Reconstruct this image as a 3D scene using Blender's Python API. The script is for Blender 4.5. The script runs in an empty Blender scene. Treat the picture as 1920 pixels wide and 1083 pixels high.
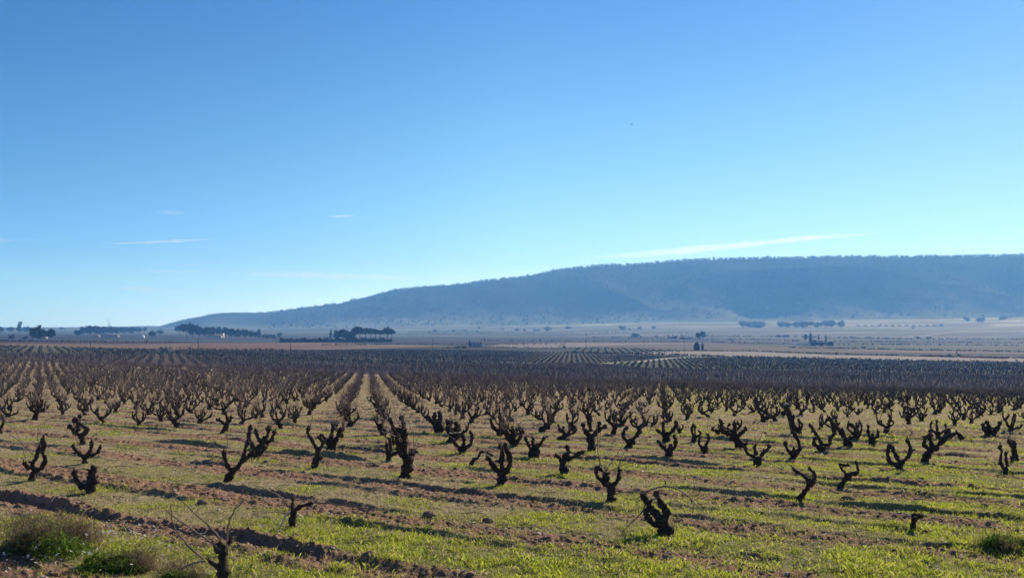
import bpy, math, random
import numpy as np
random.seed(7)
rng = np.random.default_rng(7)
S = bpy.context.scene
R = math.radians

# ---------------------------------------------------------------- camera
F = 1700.0                      # focal length in photograph pixels (1920 wide)
HZ = 622.0                      # photograph row of the true horizon
cam_d = bpy.data.cameras.new('camera')
cam = bpy.data.objects.new('camera', cam_d)
S.collection.objects.link(cam)
cam.location = (0, 0, 0)
cam.rotation_euler = (R(90), 0, 0)
cam_d.sensor_width = 36
cam_d.lens = 36 * F / 1920
cam_d.shift_y = (HZ - 541.5) / 1920
cam_d.clip_start = 0.1
cam_d.clip_end = 300000
S.camera = cam

# ---------------------------------------------------------------- world, sun, exposure
SUN_AZ, SUN_EL = 34.0, 28.0     # degrees right of the view direction, above the horizon
W = bpy.data.worlds.new('World'); S.world = W; W.use_nodes = True
nt = W.node_tree; nt.nodes.clear()
wo = nt.nodes.new('ShaderNodeOutputWorld'); bg = nt.nodes.new('ShaderNodeBackground')
sky = nt.nodes.new('ShaderNodeTexSky'); sky.sky_type = 'NISHITA'; sky.sun_disc = False
sky.sun_elevation = R(SUN_EL); sky.sun_rotation = R(SUN_AZ)
sky.altitude = 600; sky.air_density = 1.0; sky.dust_density = 0.08; sky.ozone_density = 1.6
hs = nt.nodes.new('ShaderNodeHueSaturation'); hs.inputs['Saturation'].default_value = 1.06
gm = nt.nodes.new('ShaderNodeMix'); gm.data_type = 'RGBA'; gm.blend_type = 'MULTIPLY'; gm.inputs[0].default_value = 1
gm.inputs[7].default_value = (0.84, 1.0, 1.12, 1)
ga = nt.nodes.new('ShaderNodeGamma'); ga.inputs[1].default_value = 1.3
nt.links.new(sky.outputs[0], ga.inputs[0]); nt.links.new(ga.outputs[0], hs.inputs['Color']); nt.links.new(hs.outputs[0], gm.inputs[6])
tcw = nt.nodes.new('ShaderNodeTexCoord'); sp = nt.nodes.new('ShaderNodeSeparateXYZ'); rp = nt.nodes.new('ShaderNodeValToRGB')
nt.links.new(tcw.outputs['Generated'], sp.inputs[0]); nt.links.new(sp.outputs[2], rp.inputs[0])
e_ = rp.color_ramp.elements; e_[0].position = 0.0; e_[0].color = (.30, .40, 1.5, 1); e_[1].position = .55; e_[1].color = (.17, .21, .26, 1)
for p_, c_ in ((.03, (.28, .37, 1.15)), (.077, (.232, .288, .54)), (.15, (.27, .300, .35)), (.222, (.275, .308, .322)), (.34, (.228, .286, .324))):
    q_ = e_.new(p_); q_.color = (*c_, 1)
# away from the sun (to the left) the clear sky deepens
mx_ = nt.nodes.new('ShaderNodeMapRange'); mx_.inputs[1].default_value = -1; mx_.inputs[2].default_value = 1
rx = nt.nodes.new('ShaderNodeValToRGB'); nt.links.new(sp.outputs[0], mx_.inputs[0]); nt.links.new(mx_.outputs[0], rx.inputs[0])
x_ = rx.color_ramp.elements; x_[0].position = .24; x_[0].color = (.46, .64, .82, 1); x_[1].position = .75; x_[1].color = (1.02, .95, .96, 1)
q_ = x_.new(.5); q_.color = (1, 1, 1, 1)
g3 = nt.nodes.new('ShaderNodeMix'); g3.data_type = 'RGBA'; g3.blend_type = 'MULTIPLY'; g3.inputs[0].default_value = 1
nt.links.new(gm.outputs[2], g3.inputs[6]); nt.links.new(rx.outputs[0], g3.inputs[7])
g2 = nt.nodes.new('ShaderNodeMix'); g2.data_type = 'RGBA'; g2.blend_type = 'MULTIPLY'; g2.inputs[0].default_value = 1
nt.links.new(g3.outputs[2], g2.inputs[6]); nt.links.new(rp.outputs[0], g2.inputs[7])
nt.links.new(g2.outputs[2], bg.inputs[0]); nt.links.new(bg.outputs[0], wo.inputs[0])
bg.inputs[1].default_value = 0.14
sl = bpy.data.lights.new('sun', 'SUN'); sl.energy = 5.0; sl.angle = R(0.5); sl.color = (1, 0.91, 0.77)
sun = bpy.data.objects.new('sun', sl); S.collection.objects.link(sun)
sun.rotation_euler = (R(90 - SUN_EL), 0, R(180 - SUN_AZ))
S.view_settings.view_transform = 'Standard'; S.view_settings.look = 'None'
S.view_settings.exposure = 0.6; S.view_settings.gamma = 1
try: S.view_settings.use_curve_mapping = False
except Exception: pass
S.render.engine = 'CYCLES'
S.cycles.volume_bounces = 2
S.cycles.max_bounces = 6

# ---------------------------------------------------------------- helpers
LINK = S.collection.objects.link

def tag(o, label=None, cat=None, group=None, kind=None):
    if label: o['label'] = label
    if cat: o['category'] = cat
    if group: o['group'] = group
    if kind: o['kind'] = kind
    return o

def empty(name, loc, rz=0.0):
    o = bpy.data.objects.new(name, None); LINK(o)
    o.location = loc; o.rotation_euler = (0, 0, rz); o.empty_display_size = 0.2
    return o

def mesh_np(name, V, Fc, mat, parent=None, smooth=True, cols=None):
    """V (n,3); Fc list of arrays (k,3) or (k,4)"""
    me = bpy.data.meshes.new(name)
    V = np.asarray(V, dtype=np.float32)
    if not isinstance(Fc, list): Fc = [Fc]
    Fc = [np.asarray(f, dtype=np.int32) for f in Fc if len(f)]
    idx = np.concatenate([f.ravel() for f in Fc])
    tot = np.concatenate([np.full(len(f), f.shape[1], np.int32) for f in Fc])
    st = np.concatenate([[0], np.cumsum(tot)[:-1]]).astype(np.int32)
    me.vertices.add(len(V)); me.vertices.foreach_set('co', V.ravel())
    me.loops.add(len(idx)); me.loops.foreach_set('vertex_index', idx)
    me.polygons.add(len(tot)); me.polygons.foreach_set('loop_start', st); me.polygons.foreach_set('loop_total', tot)
    if smooth: me.polygons.foreach_set('use_smooth', np.ones(len(tot), bool))
    if cols is not None:
        a = me.color_attributes.new('Col', 'FLOAT_COLOR', 'POINT')
        c = np.ones((len(V), 4), np.float32); c[:, :3] = cols
        a.data.foreach_set('color', c.ravel())
    me.update(calc_edges=True)
    me.materials.append(mat)
    o = bpy.data.objects.new(name, me); LINK(o)
    if parent: o.parent = parent
    return o

def copy_tree(o, parent=None):
    c = o.copy(); LINK(c); c.parent = parent
    for ch in o.children: copy_tree(ch, c)
    return c

ONES = ['', 'first', 'second', 'third', 'fourth', 'fifth', 'sixth', 'seventh', 'eighth', 'ninth', 'tenth', 'eleventh', 'twelfth', 'thirteenth', 'fourteenth', 'fifteenth', 'sixteenth', 'seventeenth', 'eighteenth', 'nineteenth', 'twentieth']
def ordw(n):
    if n <= 20: return ONES[n]
    t, o = divmod(n, 10)
    return (['', '', 'twenty', 'thirty', 'forty', 'fifty'][t] + '-' + ONES[o]) if o else ['', '', 'twentieth', 'thirtieth', 'fortieth', 'fiftieth'][t]
# value noise
_T = np.random.default_rng(3).random((256, 256)).astype(np.float32)
def vn(x, y):
    xi = np.floor(x); yi = np.floor(y)
    fx = x - xi; fy = y - yi
    fx = fx * fx * (3 - 2 * fx); fy = fy * fy * (3 - 2 * fy)
    a = xi.astype(np.int64) & 255; b = yi.astype(np.int64) & 255
    a1 = (a + 1) & 255; b1 = (b + 1) & 255
    return (_T[a, b] * (1 - fx) + _T[a1, b] * fx) * (1 - fy) + (_T[a, b1] * (1 - fx) + _T[a1, b1] * fx) * fy
def fbm(x, y, o=4, g=0.5):
    s = 0; w = 1; t = 0
    for i in range(o):
        s = s + w * vn(x * 2 ** i + 17.3 * i, y * 2 ** i + 9.1 * i); t += w; w *= g
    return s / t
def sst(a, b, x):
    t = np.clip((x - a) / (b - a), 0, 1); return t * t * (3 - 2 * t)

# ---------------------------------------------------------------- terrain
TY = np.array([45, 60, 100, 140, 190, 250, 400, 600, 900, 1400, 2200, 3200, 4200, 5200])
TZ = np.array([[-3.84, -4.38, -5.6, -6.0, -5.95, -5.9, -6.9, -7.5, -7.4, -6.6, -1, 9, 24, 10],
               [-4.02, -4.62, -6.2, -7.4, -8.8, -10.0, -11.3, -12.4, -12.2, -12.4, -9, 3.8, 25, 40],
               [-4.20, -4.85, -6.7, -8.5, -11.0, -12.0, -14.5, -16.3, -17.0, -17.5, -11, 13, 58, 80],
               [-4.35, -5.1, -7.4, -9.7, -12.6, -13.9, -17.2, -19.8, -21, -21.4, -13, 22, 84, 110]])
TU = np.array([0, 690, 1300, 1920])
_ly = np.linspace(math.log(45), math.log(5200), 500)
_tf = []
for row in TZ:
    q = np.interp(_ly, np.log(TY), row)
    k = np.hanning(31); k /= k.sum()
    qq = np.convolve(np.pad(q, 15, mode='edge'), k, 'valid')
    _tf.append(qq)
_tf = np.array(_tf)
def zbase(X, Y):
    X = np.asarray(X, float); Y = np.asarray(Y, float)
    zp = -(0.0411 * np.maximum(Y, -3) + 0.0099 * np.clip(X, -30, 30) + 2.2528)
    Ys = np.maximum(Y, 1)
    u = np.clip(960 + F * X / Ys, 0, 1920)
    ly = np.log(np.clip(Y, 45, 5200))
    c = np.stack([np.interp(ly, _ly, r) for r in _tf])
    z = np.zeros_like(u)
    k = np.clip(np.searchsorted(TU, u, side='right') - 1, 0, 2)
    t = (u - TU[k]) / (TU[k + 1] - TU[k])
    z = np.take_along_axis(c, k[None], 0)[0] * (1 - t) + np.take_along_axis(c, (k + 1)[None], 0)[0] * t
    b = sst(38, 62, Y)
    return zp * (1 - b) + z * b

# vineyard lattice
LTH, LPX, LPY, LB = 0.6246, 0.8431, 0.5209, 1.0064
_c, _s = math.cos(LTH), math.sin(LTH)
def UV(X, Y):
    X = X / 2.5; Y = Y / 2.5
    return X * _c - Y * _s - LPX, (X * _s + Y * _c) / LB - LPY
def XY(U, V):
    a = U + LPX; b = (V + LPY) * LB
    return 2.5 * (a * _c + b * _s), 2.5 * (-a * _s + b * _c)

BERMS = [(0.55, .5), (1.6, .6), (2.5, 1.35), (2.28, .45), (3.72, .62), (3.2, .35), (4.62, .45), (4.25, .35), (5.0, .25), (5.8, 0.9), (5.45, .3), (6.62, .5), (6.9, .6), (7.72, .7), (8.8, .6)]
BERMS += [(n + .75, .75) for n in range(9, 60)] + [(n + .35, .45) for n in range(7, 60)]
def micro(X, Y):
    """furrows and clods of the near field"""
    U, V = UV(X, Y)
    Vw = V + 0.07 * (fbm(U * .35, V * .8, 3) - .5) * 2 + .035 * (fbm(U * 2.1 + 7, V * 2, 2) - .5)
    h = np.zeros_like(Vw)
    fade = 1 - sst(60, 130, Y)
    for b, a in BERMS:
        d = (Vw - b)
        m = np.abs(d) < .3
        if not m.any(): continue
        dm = d[m]
        br = .12 + 1.2 * sst(.36, .68, fbm(U[m] * .9 + b * 5, V[m] * 1.0 + b * 3, 4)) * (.6 + .8 * fbm(X[m] * 3, Y[m] * 3, 2))
        if b == 2.5: br = .44 * (.20 + 1.5 * sst(.3, .7, fbm(U[m] * 1.3, V[m] * 3, 3))) * (.4 + 1.2 * fbm(X[m] * 1.7, Y[m] * 1.7, 3)) * (1 - sst(-4.3, -3.0, U[m])) + .2
        # steep face towards the camera (d<0), gentle behind, trough in front
        prof = np.exp(-(dm / np.where(dm < 0, .030, .075)) ** 2) - .55 * np.exp(-((dm + .085) / .06) ** 2)
        h[m] += a * br * .105 * prof
    cl = fbm(X * 5.5, Y * 5.5, 3, .6) - .5
    cl2 = fbm(X * 16, Y * 16, 2, .6) - .5
    rough = .35 + .9 * soil(X, Y)
    h = h + rough * (cl * .09 + cl2 * .055)
    h = h + (fbm(X * .9, Y * .9, 2) - .5) * .09
    return h * fade

def soil(X, Y):
    """0 = covered with weeds, 1 = bare reddish soil"""
    U, V = UV(X, Y)
    fr = V - np.floor(V)
    band = np.exp(-((fr - .42) / .17) ** 2)
    band = band + .5 * np.exp(-((V - 3.35) / .3) ** 2) * (1 - sst(-5.0, -2.5, U)) + .3 * np.exp(-((V - 5.45) / .2) ** 2)
    n = fbm(U * .8 + 3, V * 2.2, 4)
    left = 1 - sst(-4, 4, X - .1 * Y)
    s = band * (.92 + .38 * left) + (n - .5) * 1.25
    s = s * (1 - .45 * sst(22, 50, Y))
    s -= .45 * np.exp(-((V - 2.75) / .17) ** 2) * sst(-6, -4, U)
    return np.clip(s, 0, 1)

def green(X, Y):
    """0 = straw-dry, 1 = lush"""
    U, V = UV(X, Y)
    near = 1 - sst(9, 17, Y + .25 * (4 - X) * (X < 4))
    g = .30 + .34 * sst(-3, 7, X - .12 * Y + 1.2) + .62 * near
    g = g + (fbm(X * .45, Y * .45 + 5, 3) - .5) * 1.15
    g += .40 * np.exp(-((V - 2.78) / .2) ** 2) * sst(-6, -4, U)
    d = np.hypot(U - np.round(U), V - np.round(V))
    g += .45 * np.exp(-(d / .22) ** 2)
    g -= .12 + .22 * sst(18, 60, Y)
    return np.clip(g, 0, 1)

def gz(X, Y):
    X = np.atleast_1d(np.asarray(X, float)); Y = np.atleast_1d(np.asarray(Y, float))
    return zbase(X, Y) + micro(X, Y)
def gz1(x, y): return float(gz(x, y)[0])

_HY = np.exp(np.linspace(math.log(6), math.log(5000), 3000))
def hit(px, py):
    """world ground point seen at a photograph position (used to measure where things stand)"""
    u = (px - 960) / F
    z = zbase(u * _HY, _HY)
    row = HZ - F * z / _HY
    w = np.where(row <= py)[0]
    Y = _HY[w[0]] if len(w) else 4200.0
    return u * Y, float(Y)

# ---------------------------------------------------------------- materials
def new_mat(name):
    m = bpy.data.materials.new(name); m.use_nodes = True
    n = m.node_tree; b = n.nodes['Principled BSDF']
    return m, n, b
def noise_mat(name, c1, c2, scale=5, rough=.9, bump=0.0, bscale=30, detail=4, spec=.2, bdist=.02):
    m, n, b = new_mat(name)
    tc = n.nodes.new('ShaderNodeTexCoord'); nz = n.nodes.new('ShaderNodeTexNoise')
    nz.inputs['Scale'].default_value = scale; nz.inputs['Detail'].default_value = detail
    cr = n.nodes.new('ShaderNodeValToRGB')
    cr.color_ramp.elements[0].position = .35; cr.color_ramp.elements[1].position = .68
    cr.color_ramp.elements[0].color = (*c1, 1); cr.color_ramp.elements[1].color = (*c2, 1)
    n.links.new(tc.outputs['Object'], nz.inputs['Vector']); n.links.new(nz.outputs[0], cr.inputs[0])
    n.links.new(cr.outputs[0], b.inputs['Base Color'])
    b.inputs['Roughness'].default_value = rough
    b.inputs['Specular IOR Level'].default_value = spec
    if bump:
        n2 = n.nodes.new('ShaderNodeTexNoise'); n2.inputs['Scale'].default_value = bscale; n2.inputs['Detail'].default_value = 5
        n.links.new(tc.outputs['Object'], n2.inputs['Vector'])
        bp = n.nodes.new('ShaderNodeBump'); bp.inputs['Strength'].default_value = bump; bp.inputs['Distance'].default_value = bdist
        n.links.new(n2.outputs[0], bp.inputs['Height']); n.links.new(bp.outputs[0], b.inputs['Normal'])
    return m
def leaf_mat(name, tr=.45, use_attr=True, col=(.06, .09, .02), var=.3):
    m = bpy.data.materials.new(name); m.use_nodes = True; n = m.node_tree; n.nodes.clear()
    out = n.nodes.new('ShaderNodeOutputMaterial'); mx = n.nodes.new('ShaderNodeMixShader')
    d = n.nodes.new('ShaderNodeBsdfDiffuse'); t = n.nodes.new('ShaderNodeBsdfTranslucent')
    mx.inputs[0].default_value = tr
    if use_attr:
        a = n.nodes.new('ShaderNodeVertexColor'); a.layer_name = 'Col'; src = a.outputs[0]
    else:
        tc = n.nodes.new('ShaderNodeTexCoord'); nz = n.nodes.new('ShaderNodeTexNoise'); nz.inputs['Scale'].default_value = .6
        cr = n.nodes.new('ShaderNodeValToRGB')
        cr.color_ramp.elements[0].color = (*[c * (1 - var) for c in col], 1); cr.color_ramp.elements[1].color = (*[c * (1 + var) for c in col], 1)
        cr.color_ramp.elements[0].position = .3; cr.color_ramp.elements[1].position = .7
        n.links.new(tc.outputs['Object'], nz.inputs[0]); n.links.new(nz.outputs[0], cr.inputs[0]); src = cr.outputs[0]
    n.links.new(src, d.inputs[0]); n.links.new(src, t.inputs[0])
    n.links.new(d.outputs[0], mx.inputs[1]); n.links.new(t.outputs[0], mx.inputs[2]); n.links.new(mx.outputs[0], out.inputs[0])
    return m

M = {}
M['bark'] = noise_mat('bark', (.015, .011, .009), (.080, .058, .046), 22, .95, .9, 70, bdist=.02)
M['cane'] = noise_mat('cane', (.12, .078, .066), (.24, .165, .145), 4, .7, spec=.3)
M['pale_cane'] = noise_mat('pale_cane', (.42, .34, .27), (.62, .52, .42), 8, .7)
M['cane_far'] = noise_mat('cane_far', (.082, .064, .066), (.150, .120, .122), .35, .9)
M['trunk_far'] = noise_mat('trunk_far', (.018, .013, .012), (.042, .031, .028), 2, .95)
M['foliage'] = leaf_mat('foliage', .12, False, (.030, .042, .018))
M['hazed_crown'] = leaf_mat('hazed_crown', .15, False, (.27, .28, .26))  # crown colour lightened to imitate distance haze on far trees
M['pine'] = leaf_mat('pine', .08, False, (.024, .036, .018))
M['wood'] = noise_mat('wood', (.03, .022, .017), (.07, .052, .04), 3, .9)
M['post'] = noise_mat('post', (.03, .023, .018), (.09, .07, .055), 12, .95, .6, 60)
M['post_top'] = noise_mat('post_top', (.35, .31, .27), (.55, .5, .44), 30, .9)
M['metal'] = noise_mat('metal', (.20, .21, .22), (.32, .33, .34), 2, .5, spec=.5)
M['white_wall'] = noise_mat('white_wall', (.45, .43, .40), (.58, .56, .52), .6, .9)
M['stone_wall'] = noise_mat('stone_wall', (.26, .22, .18), (.42, .37, .31), .8, .95)
M['roof'] = noise_mat('roof', (.20, .10, .07), (.34, .18, .12), 1.2, .9)
M['glass'] = noise_mat('glass', (.02, .025, .03), (.04, .05, .06), 1, .15, spec=.6)
M['yellow'] = noise_mat('yellow', (.30, .19, .04), (.42, .27, .05), 1, .5, spec=.4)
M['dark_metal'] = noise_mat('dark_metal', (.03, .03, .032), (.06, .06, .062), 2, .6, spec=.4)
M['white_paint'] = noise_mat('white_paint', (.75, .75, .75), (.85, .85, .85), 2, .35, spec=.5)
M['rubber'] = noise_mat('rubber', (.02, .02, .02), (.04, .04, .04), 4, .9)
M['red_net'] = noise_mat('red_net', (.55, .10, .09), (.75, .22, .18), .5, .8)
M['earth'] = noise_mat('earth', (.14, .085, .058), (.25, .165, .115), 9, 1, .8, 30, bdist=.03)
M['track'] = noise_mat('track', (.22, .20, .175), (.32, .29, .26), .3, 1)
M['petal'] = leaf_mat('petal', .4, False, (.80, .80, .82), .05)
M['blade'] = leaf_mat('blade', .5, True)
M['bird'] = noise_mat('bird', (.02, .02, .025), (.05, .05, .055), 8, .8)

# ground material: colour per vertex with valley haze painted in, broken up by fine noise
m, n, b = new_mat('ground'); M['ground'] = m
a = n.nodes.new('ShaderNodeVertexColor'); a.layer_name = 'Col'
tc = n.nodes.new('ShaderNodeTexCoord')
n1 = n.nodes.new('ShaderNodeTexNoise'); n1.inputs['Scale'].default_value = 26; n1.inputs['Detail'].default_value = 6; n1.inputs['Roughness'].default_value = .7
mr = n.nodes.new('ShaderNodeMapRange'); mr.inputs[1].default_value = .3; mr.inputs[2].default_value = .7; mr.inputs[3].default_value = .55; mr.inputs[4].default_value = 1.45
mm = n.nodes.new('ShaderNodeMix'); mm.data_type = 'RGBA'; mm.blend_type = 'MULTIPLY'; mm.inputs[0].default_value = 1
n.links.new(tc.outputs['Object'], n1.inputs['Vector']); n.links.new(n1.outputs[0], mr.inputs[0])
n.links.new(a.outputs[0], mm.inputs[6]); n.links.new(mr.outputs[0], mm.inputs[7]); n.links.new(mm.outputs[2], b.inputs['Base Color'])
bp = n.nodes.new('ShaderNodeBump'); bp.inputs['Strength'].default_value = 1; bp.inputs['Distance'].default_value = .05
n.links.new(n1.outputs[0], bp.inputs['Height']); n.links.new(bp.outputs[0], b.inputs['Normal'])
b.inputs['Roughness'].default_value = 1; b.inputs['Specular IOR Level'].default_value = .05

# ---------------------------------------------------------------- ground sheet
def grid_faces(nr, nc, wrap=False):
    i = np.arange(nr - 1)[:, None]; j = np.arange(nc if wrap else nc - 1)[None]
    j1 = (j + 1) % nc
    a = i * nc + j; b_ = i * nc + j1; c = (i + 1) * nc + j1; d = (i + 1) * nc + j
    return np.stack([a, d, c, b_], -1).reshape(-1, 4)

def poly_mask(X, Y, pts):
    """points inside a field boundary given by photograph positions measured on the ground"""
    P = [hit(*p) for p in pts]
    ins = np.zeros(X.shape, bool); nP = len(P)
    for i in range(nP):
        x1, y1 = P[i]; x2, y2 = P[(i + 1) % nP]
        cnd = ((y1 > Y) != (y2 > Y)) & (X < (x2 - x1) * (Y - y1) / ((y2 - y1) + 1e-9) + x1)
        ins ^= cnd
    return ins

EDGE_Y = 186.0
PARCELS = [  # photograph outline, colour, row azimuth (deg) or None, row pitch, row colour
    ([(-300, 676), (0, 665), (300, 664), (700, 682), (1120, 681), (1290, 670), (1920, 690), (2300, 700), (2300, 745), (1920, 745), (690, 708), (0, 680), (-300, 680)], (.115, .085, .075)),
    ([(-300, 665), (0, 663), (300, 664), (320, 655), (150, 651), (0, 647), (-300, 646)], (.150, .140, .085)),
    ([(-300, 646), (0, 647), (150, 651), (330, 655), (560, 656), (680, 653.5), (860, 648.5), (700, 644.5), (600, 642), (250, 643), (-300, 641)], (.22, .165, .12)),
    ([(330, 655), (540, 655.5), (640, 651), (700, 648), (620, 646), (480, 643.5), (360, 643)], (.215, .135, .10)),
    ([(-300, 643), (0, 643), (250, 645), (375, 643), (250, 640), (0, 636), (-300, 635)], (.075, .05, .045)),
    ([(300, 664), (330, 656), (740, 654), (900, 657), (1100, 661), (1290, 668), (1120, 681), (700, 682)], (.07, .062, .055)),
    ([(1290, 670), (1380, 670), (1600, 675), (1920, 681), (2300, 690), (2300, 706), (1920, 702), (1500, 694), (1200, 690), (1120, 682)], (.08, .085, .062)),
    ([(1130, 664.5), (1260, 658), (1400, 658.5), (1560, 665), (1920, 671), (2300, 677), (2300, 684), (1920, 678.5), (1600, 673), (1380, 668), (1250, 666)], (.31, .275, .265)),
    ([(905, 650), (940, 645), (1060, 642), (1330, 642.5), (1180, 646), (1080, 650.5), (1000, 652)], (.26, .235, .23)),
    ([(1080, 652), (1180, 646), (1330, 643), (1480, 650), (1640, 662), (1400, 657), (1230, 655)], (.135, .115, .10)),
    ([(1480, 650), (1640, 655), (1920, 659), (1920, 663), (1640, 660)], (.17, .125, .12)),
    ([(1640, 655), (2300, 660), (2300, 640), (1640, 646)], (.09, .10, .075)),
]
def ground_colour(X, Y):
    n = len(X)
    col = np.zeros((n, 3))
    # distant valley: strip parcels
    a = R(12); xr = X * math.cos(a) + Y * math.sin(a); yr = -X * math.sin(a) + Y * math.cos(a)
    xr = xr + 60 * fbm(X / 400, Y / 400, 2); 
    ci = np.floor(xr / 260 + .7 * np.floor(yr / 75)); cj = np.floor(yr / 75)
    hsh = _T[ci.astype(int) & 255, cj.astype(int) & 255]; hs2 = _T[(ci.astype(int) + 91) & 255, (cj.astype(int) + 37) & 255]
    pale = np.array([.21, .245, .235]); grn = np.array([.085, .125, .10]); brn = np.array([.12, .125, .12])
    t = hsh[:, None]
    col = np.where(t > .78, pale * (.8 + .5 * hs2[:, None]), np.where(t > .45, grn * (.7 + .6 * hs2[:, None]), brn * (.7 + .7 * hs2[:, None])))
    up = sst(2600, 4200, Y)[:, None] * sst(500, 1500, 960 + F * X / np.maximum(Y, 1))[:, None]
    col = col * (.25 + .35 * sst(1500, 2600, Y)[:, None] + .9 * up)  # albedo raised with distance, painting haze onto the far valley
    far = Y > EDGE_Y
    for pts, c in PARCELS:
        mk = poly_mask(X, Y, pts) & far
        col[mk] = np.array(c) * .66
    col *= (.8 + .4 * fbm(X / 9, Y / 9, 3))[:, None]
    # old vineyard
    nearm = (Y <= EDGE_Y)
    Xn, Yn = X[nearm], Y[nearm]
    s = soil(Xn, Yn)[:, None]; g = green(Xn, Yn)[:, None]
    red = np.array([.27, .165, .118]); dry = np.array([.31, .245, .16]); gr = np.array([.165, .18, .055])
    sp = fbm(Xn * 9, Yn * 9, 3)[:, None]
    veg = dry * (1 - .8 * g) + gr * .8 * g
    veg = veg * (.65 + .7 * sp)
    k = sst(.25, .75, s * 1.1 + (sp - .5) * .9)
    c = red * k * (.75 + .5 * sp) + veg * (1 - k)
    col[nearm] = c
    edge = np.exp(-((Y - EDGE_Y + 1.5) / 2.5) ** 2)[:, None]
    col = col * (1 - edge) + np.array([.30, .245, .18]) * edge
    return col

rowsY = np.concatenate([
    [0.6, 1.5, 2.5, 3.5, 4.5, 5.5, 6.2],
    1.0 / np.linspace(1 / 6.8, 1 / 11.0, 90, endpoint=False),
    1.0 / np.linspace(1 / 11.0, 1 / 60.0, 620, endpoint=False),
    1.0 / np.linspace(1 / 60.0, 1 / 200.0, 130, endpoint=False),
    np.exp(np.linspace(math.log(200), math.log(5000), 330))])
tt = np.concatenate([np.linspace(-.62, .62, 1150)])
# the sheet is laid out as straight ranks across the view; wings and back are added coarser
side = np.array([1.0, 1.7, 3.0, 6.0])
cols_t = np.concatenate([-side[::-1], np.linspace(-.95, -.63, 40), tt, np.linspace(.63, .95, 40), side])
GX = rowsY[:, None] * cols_t[None]
GX[:, 0] = np.minimum(GX[:, 0], -30); GX[:, -1] = np.maximum(GX[:, -1], 30)
GY = np.repeat(rowsY[:, None], len(cols_t), 1)
ok = np.abs(GX) <= 8500
GX = np.clip(GX, -8500, 8500)
# ranks behind the camera
yb = np.array([-5000, -1500, -400, -100, -30, -10, -3, -.5])
GXb = np.sign(cols_t)[None] * np.minimum(np.maximum(np.abs(yb), .6)[:, None] * np.abs(cols_t)[None], 8500)
GXb[:, 0] = -np.maximum(30, np.abs(GXb[:, 0])); GXb[:, -1] = np.maximum(30, np.abs(GXb[:, -1]))
GX = np.concatenate([GXb, GX]); GY = np.concatenate([np.repeat(yb[:, None], len(cols_t), 1), GY])
fx, fy = GX.ravel(), GY.ravel()
z = zbase(fx, fy)
mk = (fy > 5) & (fy < 131) & (np.abs(fx / np.maximum(fy, 1)) < 1.1)
z[mk] += micro(fx[mk], fy[mk])
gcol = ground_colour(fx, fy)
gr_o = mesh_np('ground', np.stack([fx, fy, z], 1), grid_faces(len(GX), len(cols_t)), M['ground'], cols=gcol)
tag(gr_o, kind='structure')

# ---------------------------------------------------------------- hills
RID = np.array([(-900, 620), (-300, 617), (0, 615), (300, 611), (340, 600), (400, 588), (440, 585.5), (510, 585.5), (560, 578), (640, 568), (690, 556), (740, 543),
                (800, 537), (860, 533), (920, 526), (1000, 518), (1060, 505), (1130, 498), (1200, 497), (1260, 490), (1330, 487.5), (1420, 485), (1600, 482.5), (1760, 482), (1920, 479), (2300, 474), (2900, 480)])
def hill_R(u): return np.interp(u, [-900, 300, 500, 760, 1100, 2900], [4400, 4500, 4600, 4750, 4950, 4950])
def hill_pt(u, t):
    Rr = hill_R(u); y0 = 3650 + 0 * u
    Y = y0 + (Rr - y0) * t
    X = (u - 960) / F * Y
    zr = (HZ - np.interp(u, RID[:, 0], RID[:, 1])) / F * Rr
    zf = zbase((u - 960) / F * y0, y0) - 14
    s = np.where(t < 1, .22 * t + .78 * t ** 2.0 * (3 - 2 * t) / 1.0 * 1.0, 1 - .35 * (t - 1) ** 2 * 6)
    s = np.where(t < 1, np.minimum(s, 1), s)
    zz = zf + (zr - zf) * s
    amp = np.clip(zr / 500, .1, 1)
    w = np.clip(4 * t * (1 - t), 0, 1) * (1 - sst(.78, .95, t))
    nz = 1 - np.abs(2 * fbm(X / 800 + 3, Y / 900, 4) - 1) * 2
    zz = zz + w * amp * (nz * 70 - 28) + w * 14 * (fbm(X / 160, Y / 160, 3) - .5)
    bu = np.exp(-((u - 1560) / np.where(u < 1560, 190, 150)) ** 2) * np.exp(-((t - .44) / .17) ** 2) * 92
    zz = zz + bu
    zz = zz + 3.0 * (fbm(X / 45, Y / 45, 2) - .5) * np.clip(t * 3, 0, 1)
    return X, Y, zz
hu = np.linspace(-900, 2900, 900); ht = np.concatenate([np.linspace(0, .96, 110), np.linspace(.97, 1.03, 9), np.linspace(1.05, 1.7, 12)])
HU, HT = np.meshgrid(hu, ht)
hx, hy, hz = hill_pt(HU.ravel(), HT.ravel())
forest = fbm(hx / 220, hy / 220, 4) * 1.6 - .3
hc = np.array([.032, .040, .026])[None] * (.75 + .5 * forest[:, None])
open_ = .55 * sst(.60, .74, forest + .10 * (HT.ravel() < .25) - .06)[:, None] * (1 - sst(.3, .7, HT.ravel()))[:, None]
hc = hc * (1 - open_) + np.array([.10, .105, .085]) * open_
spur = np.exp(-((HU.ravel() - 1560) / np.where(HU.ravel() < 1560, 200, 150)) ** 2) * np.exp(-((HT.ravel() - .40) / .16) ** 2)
hc *= (1.25 - .85 * sst(.25, .6, spur))[:, None]  # spur painted darker, imitating its difference in haze and lighting
foot_haze = (1 - sst(.0, .50, HT.ravel() + .22 * (fbm(hx / 300, hy / 300, 3) - .5)))[:, None]  # lower slopes painted paler, standing in for haze at the hill foot
hc = hc * (1 - foot_haze) + np.array([.20, .23, .21]) * foot_haze * (.7 + .6 * vn(hx / 120, hy / 50))[:, None]
m, n, b = new_mat('hillside'); M['hill'] = m
a = n.nodes.new('ShaderNodeVertexColor'); a.layer_name = 'Col'
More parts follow.
